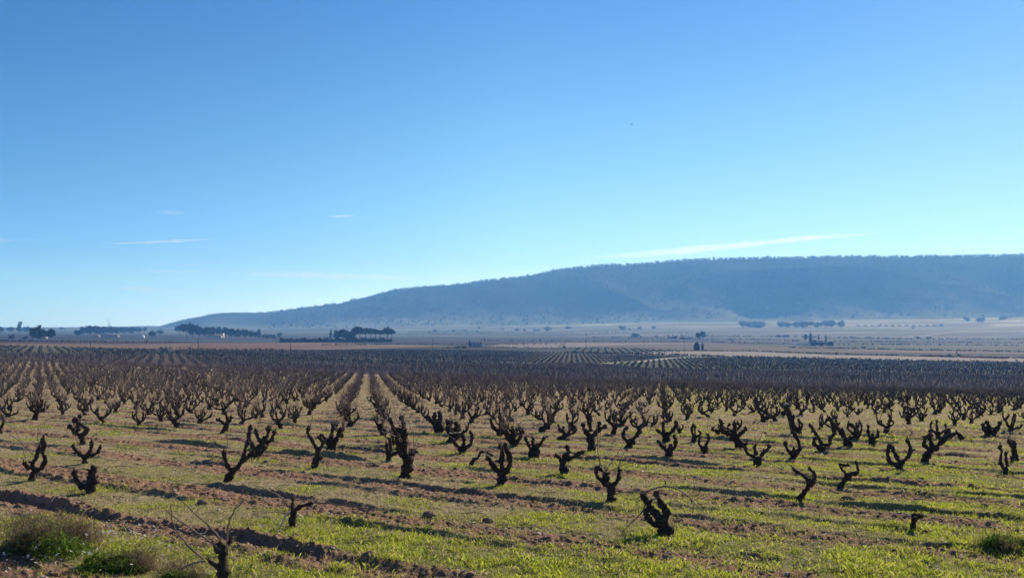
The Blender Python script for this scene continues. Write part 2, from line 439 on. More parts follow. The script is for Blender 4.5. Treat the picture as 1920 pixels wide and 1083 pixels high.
n.links.new(a.outputs[0], b.inputs['Base Color']); b.inputs['Roughness'].default_value = 1; b.inputs['Specular IOR Level'].default_value = 0
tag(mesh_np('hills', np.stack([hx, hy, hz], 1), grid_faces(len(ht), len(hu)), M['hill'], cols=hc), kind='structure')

# forest of the hill: clumped crowns, thick along the skyline
def clump_mesh(cen, rad, nt_, rg, squash=.9):
    """nt_ random leaf-clump triangles per crown; cen (k,3), rad (k,)"""
    k = len(cen)
    d = rg.normal(size=(k, nt_, 3)); d /= np.linalg.norm(d, axis=2, keepdims=True)
    d *= (rg.random((k, nt_, 1)) ** .4)
    c = cen[:, None] + d * rad[:, None, None] * np.array([1, 1, squash])
    e = rg.normal(size=(k, nt_, 3, 3)) * rad[:, None, None, None] * .42
    V = (c[:, :, None] + e).reshape(-1, 3)
    return V, np.arange(len(V)).reshape(-1, 3)
ku = rng.uniform(250, 2300, 2200); kt = 1 - np.abs(rng.normal(0, .006, 2200)) + .002
dens = fbm(ku / 25, ku * 0, 3) + .25 * sst(850, 1000, ku)
keep = dens > .42
ku, kt = ku[keep], kt[keep]
ku2 = rng.uniform(500, 2300, 5000); kt2 = rng.uniform(.12, .98, 5000)
ku = np.concatenate([ku, ku2]); kt = np.concatenate([kt, kt2])
nsky = keep.sum()
tg = np.linspace(.85, 1.02, 18)                         # stand the first ones on the crest itself
e_ = np.stack([(lambda q: q[2] / q[1])(hill_pt(ku[:nsky], np.full(nsky, t_))) for t_ in tg])
kt[:nsky] = tg[e_.argmax(0)] + np.abs(rng.normal(0, .004, nsky))
x, y, zt = hill_pt(ku, kt); zt = zt + 1.0
rad = rng.uniform(2.6, 5.5, len(x)); rad[:nsky] = (rng.uniform(3.2, 6.2, nsky) * (1 + .45 * (rng.random(nsky) > .85))) * np.interp(ku[:nsky], [500, 800, 950], [.30, .45, 1])
zt[:nsky] -= rad[:nsky] * .10
V, Fc = clump_mesh(np.stack([x, y, zt + rad * .8], 1), rad, 12, rng)
tag(mesh_np('forest', V, Fc, M['pine'], smooth=False), kind='stuff', label='dark pine forest covering the long hill and its skyline', cat='forest')

# ---------------------------------------------------------------- vines
def tube(pts, rad, sides=8, rg=rng, rough=.16, cap=True):
    P = np.asarray(pts, float); r = np.asarray(rad, float); k = len(P)
    T = np.gradient(P, axis=0); T /= np.linalg.norm(T, axis=1, keepdims=True) + 1e-9
    ref = np.array([.31, .9, .3]) if abs(T[0] @ np.array([.31, .9, .3])) < .9 else np.array([1., 0, 0])
    A = ref - T * (T @ ref)[:, None]; A /= np.linalg.norm(A, axis=1, keepdims=True) + 1e-9
    B = np.cross(A, T)
    th = np.linspace(0, 2 * np.pi, sides, endpoint=False)
    rr = r[:, None] * (1 + rough * rg.normal(size=(k, sides)))
    V = P[:, None] + rr[..., None] * (np.cos(th)[None, :, None] * A[:, None] + np.sin(th)[None, :, None] * B[:, None])
    V = V.reshape(-1, 3); Q = grid_faces(k, sides, True)
    if cap:
        V = np.vstack([V, P[0] - T[0] * r[0] * .4, P[-1] + T[-1] * r[-1] * .7])
        j = np.arange(sides); j1 = (j + 1) % sides
        c0 = np.stack([np.full(sides, len(V) - 2), j, j1], 1); o = (k - 1) * sides
        c1 = np.stack([np.full(sides, len(V) - 1), o + j1, o + j], 1)
        return V, Q, np.vstack([c0, c1])
    return V, Q, np.zeros((0, 3), int)
class Acc:
    def __init__(s): s.V = []; s.Q = []; s.T = []; s.n = 0
    def add(s, V, Q, T=()):
        s.V.append(V)
        if len(Q): s.Q.append(np.asarray(Q) + s.n)
        if len(T): s.T.append(np.asarray(T) + s.n)
        s.n += len(V)
    def build(s, name, mat, parent=None, smooth=True):
        f = []
        if s.Q: f.append(np.vstack(s.Q))
        if s.T: f.append(np.vstack(s.T))
        return mesh_np(name, np.vstack(s.V), f, mat, parent, smooth)
def resample(P, n, wob=0.0, rg=rng):
    P = np.asarray(P, float)
    d = np.concatenate([[0], np.cumsum(np.linalg.norm(np.diff(P, axis=0), axis=1))])
    t = np.linspace(0, d[-1], n)
    Q = np.stack([np.interp(t, d, P[:, i]) for i in range(3)], 1)
    if n > 4:
        for _ in range(2):
            Q[1:-1] = .25 * Q[:-2] + .5 * Q[1:-1] + .25 * Q[2:]
    if wob: Q[1:] += rg.normal(size=Q[1:].shape) * wob
    return Q
def limb(P, r0, r1, knob=True, sides=9, rg=rng, step=.028, name='arm', parent=None, acc=None, lo=False):
    L = np.linalg.norm(np.diff(np.asarray(P, float), axis=0), axis=1).sum()
    n = 5 if lo else max(6, int(L / step))
    Q = resample(P, n, (r0 + r1) * (.05 if not lo else .03), rg)
    t = np.linspace(0, 1, n)
    r = r0 + (r1 - r0) * t ** .8
    r = r * (1 + (.20 if not lo else .1) * np.sin(t * rg.uniform(8, 16) + rg.uniform(0, 6)) * (t > .08))
    if knob:
        r = r * (1 + rg.uniform(.2, .6) * np.exp(-((t - .93) / .07) ** 2))
    a = acc or Acc()
    a.add(*tube(Q, r, 4 if lo else sides, rg, .17 if not lo else .05))
    if not lo and rg.random() < .7 and n > 8:      # side spur with its cut end
        i_ = rg.integers(3, n - 2); d = rg.normal(size=3) + [0, 0, .6]; d /= np.linalg.norm(d); l = rg.uniform(.04, .09) + r[i_]
        a.add(*tube([Q[i_], Q[i_] + d * l * .6, Q[i_] + d * l], [r1 * .8, r1 * .6, r1 * .5], 6, rg, .12))
    if knob and not lo:
        for _ in range(rg.integers(1, 4)):   # pruning spurs
            d = rg.normal(size=3) * .6 + np.array([0, 0, 1.0]); d /= np.linalg.norm(d)
            l = rg.uniform(.03, .08)
            a.add(*tube([Q[-1], Q[-1] + d * l * .5, Q[-1] + d * l], [r1 * .55, r1 * .38, r1 * .28], 5, rg, .1))
    if acc is None: return a.build(name, M['bark'], parent)
def cane_pts(p0, d, L, rg, curl=.5, n=8):
    p = np.array(p0, float); d = np.array(d, float); d /= np.linalg.norm(d); out = [p.copy()]
    bend = rg.normal(size=3) * curl; bend[2] = abs(bend[2]) * .2 - .35 * curl
    for i in range(n - 1):
        d = d + bend / n + rg.normal(size=3) * .07; d /= np.linalg.norm(d)
        p = p + d * L / (n - 1); out.append(p.copy())
    return out
def cane(P, r, acc, rg, sides=4):
    P = np.array(P); acc.add(*tube(P, np.linspace(r, r * .45, len(P)), sides, rg, 0.0, cap=False))

def px_poly(s, x0, y0, bx, by, Yb, scale, rg, depth=0.0, k=0.0):
    """silhouette points measured in a crop of the photograph -> metres about the vine's foot"""
    v = [float(q) for q in s.replace(';', ',').split(',')]
    pts = []
    for i in range(0, len(v), 2):
        X = ((v[i] / scale + x0) - bx) / F * Yb; Z = (by - (v[i + 1] / scale + y0)) / F * Yb
        pts.append([X, 0, Z])
    pts = np.array(pts)
    n = len(pts)
    dd = np.linspace(0, 1, n) * depth
    pts[:, 1] = dd
    return pts

K = 500 / 1848.0
SC = 1848 / 500.0
# every near vine: crop origin x, foot, trunk (points, widths px), arms, canes, label
HERO = [
 (0, '215,408', '215,408;235,350;240,325', 46, ['235,340;212,300;238,240;246,180;262,122', '250,340;290,320;312,282;326,260;300,215;322,165;312,120', '200,330;190,300;186,285'],
  ['230,230;180,170;120,105;0,20', '195,310;150,220;125,160;60,60;-60,0', '300,210;260,120;272,20', '255,130;250,60;262,0'], 'knotted vine at the far left with canes arching to the left edge', 38),
 (0, '630,492', '630,492;628,440;632,420', 62, ['620,460;560,450;530,395;515,335', '612,440;600,400;588,362', '645,450;668,395;668,350;690,315', '650,400;640,340;650,310'],
  ['515,322;440,312;360,345', '690,320;600,300;560,310'], 'squat vine with two thick upright arms, closest to the long dark furrow at left', 46),
 (0, '590,288', '590,288;590,250;592,230', 42, ['590,245;548,200;522,158', '595,240;640,190;656,128', '600,240;655,222;680,205;692,168'],
  ['530,165;600,120;690,60', '656,130;740,150;860,180', '560,180;540,80;570,10'], 'forked vine standing right behind the squat two-armed vine at left', 34),
 (0, '578,158', '578,158;570,110;560,90', 44, ['565,100;520,70;485,25', '575,90;600,70;612,50;560,10;530,-20', '545,60;530,20;540,-40'],
  ['490,30;560,50;640,45'], 'leaning vine with a crooked top behind the forked vine at left', 38),
 (0, '1560,412', '1560,412;1605,355;1622,325', 54, ['1612,340;1580,300;1558,240;1552,200', '1630,330;1672,272;1690,212;1705,135', '1672,272;1720,240;1760,200'],
  ['1550,205;1590,190;1700,180', '1560,210;1600,130;1598,40', '1700,140;1640,100;1560,120', '1545,210;1490,150;1500,60'], 'slanting vine with a Y-shaped fork, alone on the tilled strip left of centre', 40),
 (0, '1765,262', '1765,262;1770,215;1775,190', 56, ['1770,200;1740,150;1720,100;1740,30', '1780,190;1810,160;1840,110;1850,40', '1760,210;1800,230;1825,175'],
  ['1740,110;1680,60;1600,0', '1840,60;1900,20;1930,-40'], 'bushy dark vine just behind the slanting Y-shaped vine', 38),
 (0, '1535,86', '1535,86;1560,50;1575,20', 34, ['1570,30;1590,0;1600,-30', '1565,30;1530,0;1500,-10', '1575,20;1585,-20;1575,-60'],
  ['1590,-30;1640,-80;1700,-120'], 'thin leaning vine on the dry grass left of centre', 28),
 (0, '1545,1175', '1545,1175;1545,1000;1540,930;1530,840', 78, ['1525,1010;1490,985;1440,962', '1535,900;1560,860;1575,820'],
  ['1420,955;1300,990;1200,1040', '1412,945;1290,790;1240,650;1270,520', '1560,905;1460,790;1340,680;1230,560', '1535,810;1430,680;1350,600;1290,530', '1570,810;1575,700;1600,620;1670,545', '#1532,1090;1545,980;1556,930;1575,915'],
  'dark vine stump cut by the bottom edge of the picture, with long bare canes', 44),
 (480, '243,757', '243,757;252,700;265,640', 46, ['262,650;240,610;233,560', '268,625;310,600;345,585;400,574'],
  ['400,574;480,572;560,580;700,590;900,612', '#240,632;200,660;172,745;120,900;60,1060;30,1160', '#255,640;285,670;300,692', '230,600;180,520;100,470;20,430'], 'short stump with one long pale cane hanging down beside the dark furrow', 34),
 (480, '400,320', '400,320;415,270;432,225;430,190', 50, ['428,190;402,150;390,110;366,78;372,32', '438,190;462,150;470,135;440,110'],
  ['370,40;400,-40;380,-150', '372,60;300,120;230,200', '460,140;560,60;620,0'], 'tall thin vine in front of the crowded row left of the central lane', 34),
 (480, '515,215', '515,215;520,170;522,150', 72, ['512,165;480,115;458,88', '540,150;575,90;600,40', '520,150;520,90;540,10', '500,130;470,130;450,100'],
  ['600,50;640,0;700,-100', '520,20;480,-60;500,-140', '560,60;520,-20;580,-120', '470,100;440,0;470,-90'], 'thick black vine at the near end of the crowded row left of the central lane', 40),
 (480, '1030,388', '1030,388;1045,330;1058,255', 78, ['1048,275;1012,222;1000,170;978,100', '1065,260;1080,215;1082,205', '1030,240;1030,160;1040,60'],
  ['1080,212;1110,180;1150,160;1205,150', '1040,180;980,60;900,-20;850,-60', '1070,215;1060,120;1000,20;930,-60', '1085,220;1120,110;1180,40', '1035,170;960,90;880,60;840,40', '1060,210;1040,60;990,-60', '1000,120;920,70;860,-40', '1090,215;1100,100;1060,-10'], 'stout vine with a sheaf of purple canes, first in the row right of the lane', 52),
 (480, '918,278', '918,278;925,240;928,225', 42, ['915,240;903,185;905,150', '935,232;970,225;985,195', '925,220;940,180;935,120'],
  ['905,150;880,60;900,-40', '980,200;1030,100;1020,0'], 'vine tucked behind the stout sheaf-caned vine beside the central lane', 32),
 (480, '1000,190', '1000,190;995,120;990,60', 60, ['990,100;950,40;930,-20', '1000,80;1030,40;1010,-30'], ['940,0;880,-60;860,-140', '1010,-20;1060,-100;1080,-170', '980,20;960,-80;940,-180'], 'third vine back in the row along the right side of the central lane', 40),
 (480, '1692,448', '1692,448;1712,395;1715,345', 62, ['1702,375;1650,320;1606,250', '1712,350;1700,290;1708,222;1690,180', '1728,362;1755,320;1762,262;1740,205;1720,150'],
  ['1600,240;1560,190;1500,180', '1700,200;1690,100;1700,0', '1730,170;1650,110;1640,30'], 'vine shaped like a trident standing alone in front of the middle rows', 50),
 (480, '1480,318', '1480,318;1505,280;1512,262', 30, ['1512,270;1540,258;1555,218;1600,225;1640,250'], ['1600,225;1560,200;1540,190'], 'thin crooked vine bent over to the right, left of the trident-shaped vine', 26),
 (480, '1425,218', '1425,218;1432,180', 52, ['1420,190;1380,152;1368,120', '1432,180;1445,135;1432,90', '1442,190;1488,160;1502,105;1480,70'], ['1370,120;1300,80;1240,90', '#1340,80;1380,78;1415,80'], 'small claw-shaped vine with upturned arms behind the crooked bent vine', 34),
 (480, '1350,142', '1350,142;1358,100', 52, ['1350,112;1325,60;1328,0', '1362,100;1392,60;1386,10', '1345,140;1310,155;1290,150'], ['1330,0;1300,-90;1320,-160'], 'two-pronged vine just behind the small claw-shaped vine', 34),
 (480, '1262,82', '1262,82;1265,40;1262,20', 70, ['1258,40;1220,0;1185,-40', '1270,20;1280,-30;1270,-70', '1245,10;1235,-30;1240,-60'], ['1200,-20;1150,-60;1100,-110', '1270,-60;1300,-120;1330,-160'], 'broad black vine leading the second row right of the central lane', 44),
 (480, '1792,175', '1792,175;1786,138', 56, ['1770,150;1738,112;1735,62', '1802,150;1832,112;1845,60', '1785,140;1790,100;1780,60'], ['1740,60;1700,0;1720,-80'], 'round cup-shaped vine behind the trident-shaped vine', 36),
 (480, '1692,100', '1692,100;1688,62', 44, ['1680,70;1640,35;1625,-10', '1695,62;1702,10;1690,-40'], ['1690,-30;1760,-90;1800,-110'], 'narrow vine between the claw-shaped and the cup-shaped vines', 34),
 (480, '60,185', '60,185;62,140', 54, ['50,152;15,100;8,45', '72,145;112,120;132,60', '60,140;60,100'], ['10,50;30,-60;-20,-140', '130,60;80,40;20,70'], 'ring-shaped vine whose arms almost meet, left of the crowded row', 34),
 (960, '152,252', '152,252;156,200;155,185', 80, ['132,195;108,150;88,108', '150,182;143,140;150,115', '172,190;200,150;225,108', '165,185;175,150'], ['225,110;260,90;300,85', '90,110;60,90;40,80'], 'crown-shaped vine with four short prongs right of the trident-shaped vine', 30),
 (960, '368,362', '368,362;350,312;355,268', 56, ['348,272;318,242;304,224', '360,252;392,212;386,180;370,170', '372,262;430,240;468,208;492,196'], [], 'vine with one arm reaching far out to the right, standing by the dark furrow', 38),
 (960, '552,200', '552,200;550,130;532,92', 56, ['530,95;500,50;492,15', '545,62;535,10;545,-30', '568,90;600,52;645,25', '600,52;610,10'], ['560,10;600,-80;620,-150', '500,20;450,-40;440,-110', '590,20;620,80;600,200;610,300'], 'tall vine with a thick trunk spreading into a wide bushy crown of arms', 38),
 (960, '678,565', '678,565;686,510;692,450', 62, ['672,455;620,412;582,378;578,318;600,318', '702,445;738,410;742,330', '665,402;642,362;625,350', '690,450;660,430;640,400'],
  ['636,360;600,260;592,100;590,-20', '642,352;700,262;742,180;770,120', '735,320;770,250;806,200', '#720,405;750,440;790,470', '605,390;640,460;690,530', '640,355;610,300;600,200', '660,360;780,290;900,270'], 'vine with bull-horn arms and thin upright canes, in front of the centre rows', 40),
 (960, '815,178', '815,178;822,130', 60, ['802,140;768,102;776,52;800,40', '832,130;872,90;892,45;930,10'], ['890,50;930,0;940,-40'], 'vine with two arms curling round like tongs, right of the bushy tall vine', 32),
 (960, '1088,255', '1088,255;1090,195', 56, ['1078,205;1045,172;1022,142', '1100,195;1132,170;1130,120;1115,95', '1088,195;1092,150'], [], 'vine with curled-in claws standing close in front of another forked vine', 34),
 (960, '1075,140', '1075,140;1068,90', 54, ['1060,92;1025,72;1005,58', '1052,75;1048,20;1058,0', '1088,85;1112,62;1132,15;1130,-10'], [], 'forked vine half hidden behind the vine with curled-in claws', 32),
 (960, '1085,785', '1085,785;1062,725;1040,665', 96, ['1042,708;975,705;938,655;924,612;950,600', '1022,672;982,612;938,555;914,502', '1052,672;1066,612;1035,552;1005,500', '1080,640;1070,600'],
  ['912,490;860,480;790,485;740,500;690,532', '915,490;960,450;1010,432;1062,426;1120,436;1180,460;1240,520;1290,590;1350,660;1410,740;1465,812', '#1000,524;970,548;928,568', '925,570;900,640;860,690;810,750;750,835', '1240,520;1250,580;1230,610', '1062,426;1060,400;1050,390'],
  'largest foreground vine, black with three arms and a long cane arching over to the right', 60),
 (960, '1342,218', '1342,218;1332,172', 54, ['1322,175;1298,152;1306,112;1320,100', '1342,155;1366,122;1370,88;1355,80'], ['1366,90;1350,20;1360,-30'], 'small vine with crab-claw arms in front of a slanting broad row end', 26),
 (960, '1592,188', '1592,188;1562,125;1530,95', 66, ['1530,100;1480,62;1440,38', '1560,100;1602,60;1612,40', '1540,95;1540,40;1530,0', '1500,85;1450,60;1425,70'], ['1440,40;1380,0;1340,-40'], 'slanting trunk with many short arms heading the row right of centre', 36),
 (960, '1702,308', '1702,308;1700,250', 60, ['1682,248;1630,222;1610,165;1630,150', '1696,232;1680,190;1695,162', '1720,238;1758,205;1782,178;1770,165'], ['1700,160;1730,60;1740,40', '1755,160;1760,90', '1690,160;1680,100'], 'antler-armed vine with three hooked arms standing clear right of centre', 30),
 (1420, '240,268', '240,268;250,222', 42, ['236,222;205,182;196,142', '262,220;302,190;292,130;268,80', '250,225;240,180'], ['200,140;160,60;130,20', '205,140;240,80;260,50'], 'vine with two tall parallel arms right of the antler-armed vine', 34),
 (1420, '448,208', '448,208;440,172', 56, ['425,175;388,150;384,112;395,105', '450,162;430,112;402,62;380,20', '465,158;505,150;490,110;520,78'], ['384,110;340,90;380,200', '520,80;560,40'], 'vine with a snaking S-shaped right arm, third from the antler-armed vine', 32),
 (1420, '638,182', '638,182;618,130', 58, ['602,115;570,70;530,22;500,-20', '640,122;692,112;690,60;660,30', '600,100;590,60'], ['690,60;740,20;780,0'], 'leaning broad vine whose crown merges into the row behind, right half', 34),
 (1420, '795,162', '795,162;792,122', 52, ['782,115;768,62;775,30', '802,115;834,102;832,60', '790,120;798,80'], [], 'compact upright vine with a clenched crown, right half', 28),
 (1420, '988,328', '988,328;985,290', 52, ['972,292;925,282;912,222;932,172;945,165', '1000,285;1052,232;1066,182;1042,122', '985,275;960,212;958,175'],
  ['1040,122;1000,70;930,50;830,38', '#955,175;945,182;940,196', '1040,130;1060,60;1000,20'], 'lyre-shaped vine with two large curved arms forming a ring, at right', 36),
 (1420, '1150,282', '1150,282;1190,215;1222,182', 52, ['1192,195;1150,162;1160,108;1200,90', '1240,200;1252,170;1302,108;1330,60', '1262,160;1322,105;1345,90;1385,80;1405,118', '1210,170;1205,120;1230,70'], ['1300,110;1340,30;1360,0'], 'sprawling vine low over bright green weeds at right', 36),
 (1420, '1720,355', '1720,355;1720,312', 36, ['1705,315;1680,262;1692,200;1672,165;1680,155', '1732,302;1736,245;1748,212'], ['1675,385;1690,360;1720,345'], 'slender vine with two snake-like arms near the right edge', 26),
 (1420, '1775,272', '1775,272;1792,232', 56, ['1785,225;1762,180;1752,142', '1780,180;1770,150;1765,140'], ['1755,140;1725,70;1720,20', '1765,140;1765,40', '1775,150;1800,30'], 'hunched vine behind the slender one near the right edge, two straight canes on top', 44),
 (1420, '1620,108', '1620,108;1622,72', 70, ['1600,85;1572,45;1562,15', '1632,75;1668,30;1670,0', '1610,70;1600,20;1590,0', '1640,80;1650,40'], [], 'broad cup-shaped vine standing apart in the grass at right', 40),
 (1420, '280,565', '280,565;330,498;362,440;385,425', 40, ['362,436;322,382;272,360;264,340', '388,425;412,392;382,352;375,345'], ['262,340;300,360'], 'slanting Y-shaped vine alone on the bare furrow right of centre', 30),
 (1420, '568,462', '568,462;602,402;640,352;680,355', 42, ['620,365;592,330;575,292', '660,352;702,355;695,300;684,275', '575,292;600,295;612,285'], [], 'slanting vine with antler prongs right of the Y-shaped one on the furrow', 24),
 (1420, '1078,752', '1078,752;1085,710;1092,655', 40, ['1090,690;1100,665;1098,650', '1080,680;1068,665'], ['#1060,665;1020,645;995,635'], 'lone short stump without arms in the weeds at lower right', 34),
]
def plane_Y(px, py):
    return 2.5 * .9011 * 1700.4 / (py - 691.87 - .0099 * (px - 960))
hero_xy = []
for hi, (x0, foot, trunk, tw, arms, canes, label, aw) in enumerate(HERO):
    rg = np.random.default_rng(100 + hi)
    fx_, fy_ = [float(q) for q in foot.split(',')]
    bx, by = x0 + fx_ / SC, 790 + fy_ / SC
    Yb = plane_Y(bx, by); Xb = (bx - 960) / F * Yb
    hero_xy.append((Xb, Yb))
    zb = gz1(Xb, Yb)
    root = empty('grape_vine', (Xb, Yb, zb)); tag(root, label, 'vine', 'old goblet vines')
    g = lambda s, d: px_poly(s, x0, 790, bx, by, Yb, SC, rg, d)
    kpx = Yb / F / SC
    tp = g(trunk, rg.uniform(-.04, .04)); tp = np.vstack([tp[0] + [0, 0, -.12], tp])
    limb(tp, tw * kpx * .44, tw * kpx * .45, False, 11, rg, .03, 'trunk', root)
    for s in arms:
        p = g(s, rg.uniform(-.22, .22))
        limb(p, aw * kpx * .44, aw * kpx * .30, True, 9, rg, .025, 'arm', root)
    for s in canes:
        pale = s[0] == '#'; s = s.lstrip('#')
        p = resample(g(s, rg.uniform(-.35, .35)), 14, .004, rg)
        a = Acc(); cane(p, (.0115 if Yb < 14 else .0085) if not pale else .015, a, rg, 5)
        o = a.build('cane', M['pale_cane'] if pale else M['cane'], root)
        if pale: o['label'] = 'pale cane'

# variants for the rows
def make_variant(seed, canes_n, lo=False, acc=None, acc_c=None, cw=1.0):
    rg = np.random.default_rng(seed)
    root = None if lo else empty('grape_vine', (0, 0, 0))
    th = rg.uniform(.16, .34); lean = rg.normal(size=2) * .10
    top = np.array([lean[0], lean[1], th]); r0 = rg.uniform(.072, .10)
    tp = [(0, 0, -.12), (0, 0, 0), tuple(top * [.4, .4, .55]), tuple(top)]
    limb(tp, r0 * 1.05, r0 * .95, False, 9, rg, .04, 'trunk', root, acc, lo)
    na = rg.integers(4, 7); tips = []
    a0 = rg.uniform(0, 6.28)
    for i in range(na):
        az = a0 + i * 6.283 / na + rg.uniform(-.35, .35)
        o = rg.uniform(.13, .34); hgt = rg.uniform(.14, .42)
        d = np.array([math.cos(az), math.sin(az), 0])
        p = [top - [0, 0, .05], top + d * o * .55 + [0, 0, hgt * .15], top + d * o + [0, 0, hgt * .5], top + d * (o + rg.uniform(-.12, .06)) + [0, 0, hgt]]
        limb(p, rg.uniform(.032, .052), rg.uniform(.020, .034), True, 7, rg, .035, 'arm', root, acc, lo)
        tips.append(np.array(p[-1]))
        if rg.random() < .55:          # a fork
            q0 = np.array(p[2]); d2 = np.array([math.cos(az + rg.uniform(-1.6, 1.6)), math.sin(az + rg.uniform(-1.6, 1.6)), 0])
            p2 = [q0 - [0, 0, .02], q0 + d2 * .08 + [0, 0, .05], q0 + d2 * .12 + [0, 0, rg.uniform(.12, .24)]]
            limb(p2, .032, .024, True, 6, rg, .035, 'arm', root, acc, lo); tips.append(np.array(p2[-1]))
    ac = acc_c if acc_c is not None else Acc()
    for i in range(canes_n):
        t = tips[rg.integers(0, len(tips))]
        d = np.array([rg.normal() * .55, rg.normal() * .55, 1.0])
        if not lo and canes_n <= 6: ac = Acc()
        cane(cane_pts(t, d, rg.uniform(.3, .95), rg, .9, 4 if lo else 8), .0062 if not lo else .010 * cw, ac, rg, 3)
        if not lo and canes_n <= 6: ac.build('cane', M['cane'], root)
    if not lo and canes_n > 6: ac.build('canes', M['cane'], root)
    return root

# measured feet of the next vines, then the planting grid
FEET = [(10,783),(65,788),(65,760),(118,777),(160,778),(193,795),(215,774),(260,798),(303,792),(334,802),(372,795),(420,777),(452,795),(480,785),(493,783),(553,795),(528,803),(850,830),
        (882,793),(868,785),(910,777),(933,818),(927,785),(1013,810),(1033,793),(1050,823),(1075,808),(1240,793),(1428,792),(1455,790),(1498,818),(1605,825),(1790,800),(1822,792),(1833,783),(1892,812),(1705,795),(1728,788),
        (964,836),(640,820),(655,800),(735,838),(722,815),(1200,812),(1225,800),(1165,800),(1150,815),(1275,812),(1300,828),(1345,815),(1370,822),(1565,815),(1540,805),(1660,812),(1760,825)]
def ylim(px): return np.interp(px, [-200, 0, 300, 560, 700, 1000, 1500, 1920, 2100], [775, 778, 782, 788, 800, 798, 790, 790, 800])
spots = []
for (px, py) in FEET:
    Y = plane_Y(px, py); spots.append(((px - 960) / F * Y, Y))
for (px, py) in FEET: pass
taken = np.array(spots + hero_xy)
lat = []
for iu in range(-110, 60):
    for iv in range(0, 130):
        x_, y_ = XY(iu, iv)
        if y_ < 8 or y_ > EDGE_Y - 5: continue
        u_ = 960 + F * x_ / y_
        if u_ < -160 or u_ > 2080: continue
        x_ += rng.normal() * .10; y_ += rng.normal() * .10
        row = HZ - F * float(zbase(x_, y_)) / y_
        inframe = 0 <= u_ <= 1920
        if inframe and row > ylim(u_): continue
        if not inframe and row > 830 and u_ < 0: continue
        if np.min(np.hypot(taken[:, 0] - x_, taken[:, 1] - y_)) < 1.25: continue
        if rng.random() < .04: continue
        lat.append((x_, y_, inframe))
lat.sort(key=lambda q: q[1])
N_IND = 300 - len(HERO) - len(spots)
ind = [(x_, y_) for x_, y_ in spots]
rest = []
for x_, y_, fr in lat:
    if fr and N_IND > 0: ind.append((x_, y_)); N_IND -= 1
    elif not fr and y_ < 40: rest.append((x_, y_, True))
    else: rest.append((x_, y_, False))
protoL = [make_variant(300 + i, 26) for i in range(10)]      # unpruned, with canes
protoR = [make_variant(400 + i, 4) for i in range(12)]       # pruned, few canes
used = set(); ranks = {}
for i, (x_, y_) in enumerate(ind):
    u_ = 960 + F * x_ / y_
    pr = protoL if rng.random() < np.interp(u_, [0, 600, 1000, 1250, 1500], [.75, .85, .8, .25, .06]) else protoR
    p = pr[rng.integers(0, len(pr))]
    o = p if p.name not in used else copy_tree(p)
    used.add(p.name)
    s = rng.uniform(.82, 1.22)
    o.location = (x_, y_, gz1(x_, y_) - .02); o.rotation_euler = (rng.normal() * .10, rng.normal() * .10, rng.uniform(0, 6.28)); o.scale = (s, s, s * rng.uniform(.9, 1.15))
    uu, vv = UV(x_, y_); rk = int(round(float(uu + vv)))
    ranks.setdefault(rk, []).append((y_, o, pr is protoL))
    tag(o, None, 'vine', 'old goblet vines')
for (hx_, hy_) in hero_xy:
    uu, vv = UV(hx_, hy_); ranks.setdefault(int(round(float(uu + vv))), []).append((hy_, None, False))
for rk, L_ in ranks.items():
    L_.sort(key=lambda q: q[0])
    row = (ordw(-1 - rk) + ' row left') if rk <= -2 else (ordw(rk + 2) + ' row right')
    for k_, (yy_, o, cn) in enumerate(L_):
        if o is not None:
            o['label'] = '%s goblet vine, %s from front in the %s of the central lane' % ('cane-topped' if cn else 'pruned', ordw(k_ + 1), row)
for p in protoL + protoR:
    if p.name not in used:
        for c in list(p.children): bpy.data.objects.remove(c)
        bpy.data.objects.remove(p)
# the remaining vines of the old vineyard as one mass
lowT, lowC, lowF = [], [], []
for i in range(16):
    at_, ac_ = Acc(), Acc()
    make_variant(500 + i, [30, 7][i % 2], True, at_, ac_)
    ac2_ = Acc(); make_variant(500 + i, [22, 7][i % 2], True, Acc(), ac2_, 1.6)
    lowF.append((np.vstack(ac2_.V), np.vstack(ac2_.Q)))
    lowT.append((np.vstack(at_.V), np.vstack(at_.Q), np.vstack(at_.T))); lowC.append((np.vstack(ac_.V), np.vstack(ac_.Q)))
AT, AC = Acc(), Acc()
for x_, y_, nr_ in rest:
    u_ = 960 + F * x_ / y_
    k = int(rng.integers(0, 8)) * 2 + (0 if rng.random() < np.interp(u_, [0, 600, 1000, 1250, 1500], [.8, .9, .8, .35, .1]) else 1)
    a_ = rng.uniform(0, 6.28); ca, sa = math.cos(a_), math.sin(a_); s = rng.uniform(.85, 1.2)
    Rm = np.array([[ca, -sa, 0], [sa, ca, 0], [0, 0, 1]]).T * s
    off = np.array([x_, y_, gz1(x_, y_)])
    V, Q, T = lowT[k]; AT.add(V @ Rm + off, Q, T)
    V, Q = (lowC if y_ < 85 else lowF)[k]
    AC.add(V @ Rm + off, Q)
mass = AT.build('distant_vines', M['trunk_far'])
tag(mass, 'mass of small goblet vines filling the far half of the old vineyard', 'vines', kind='stuff')
AC.build('canes', M['cane_far'], mass)['kind'] = 'stuff'

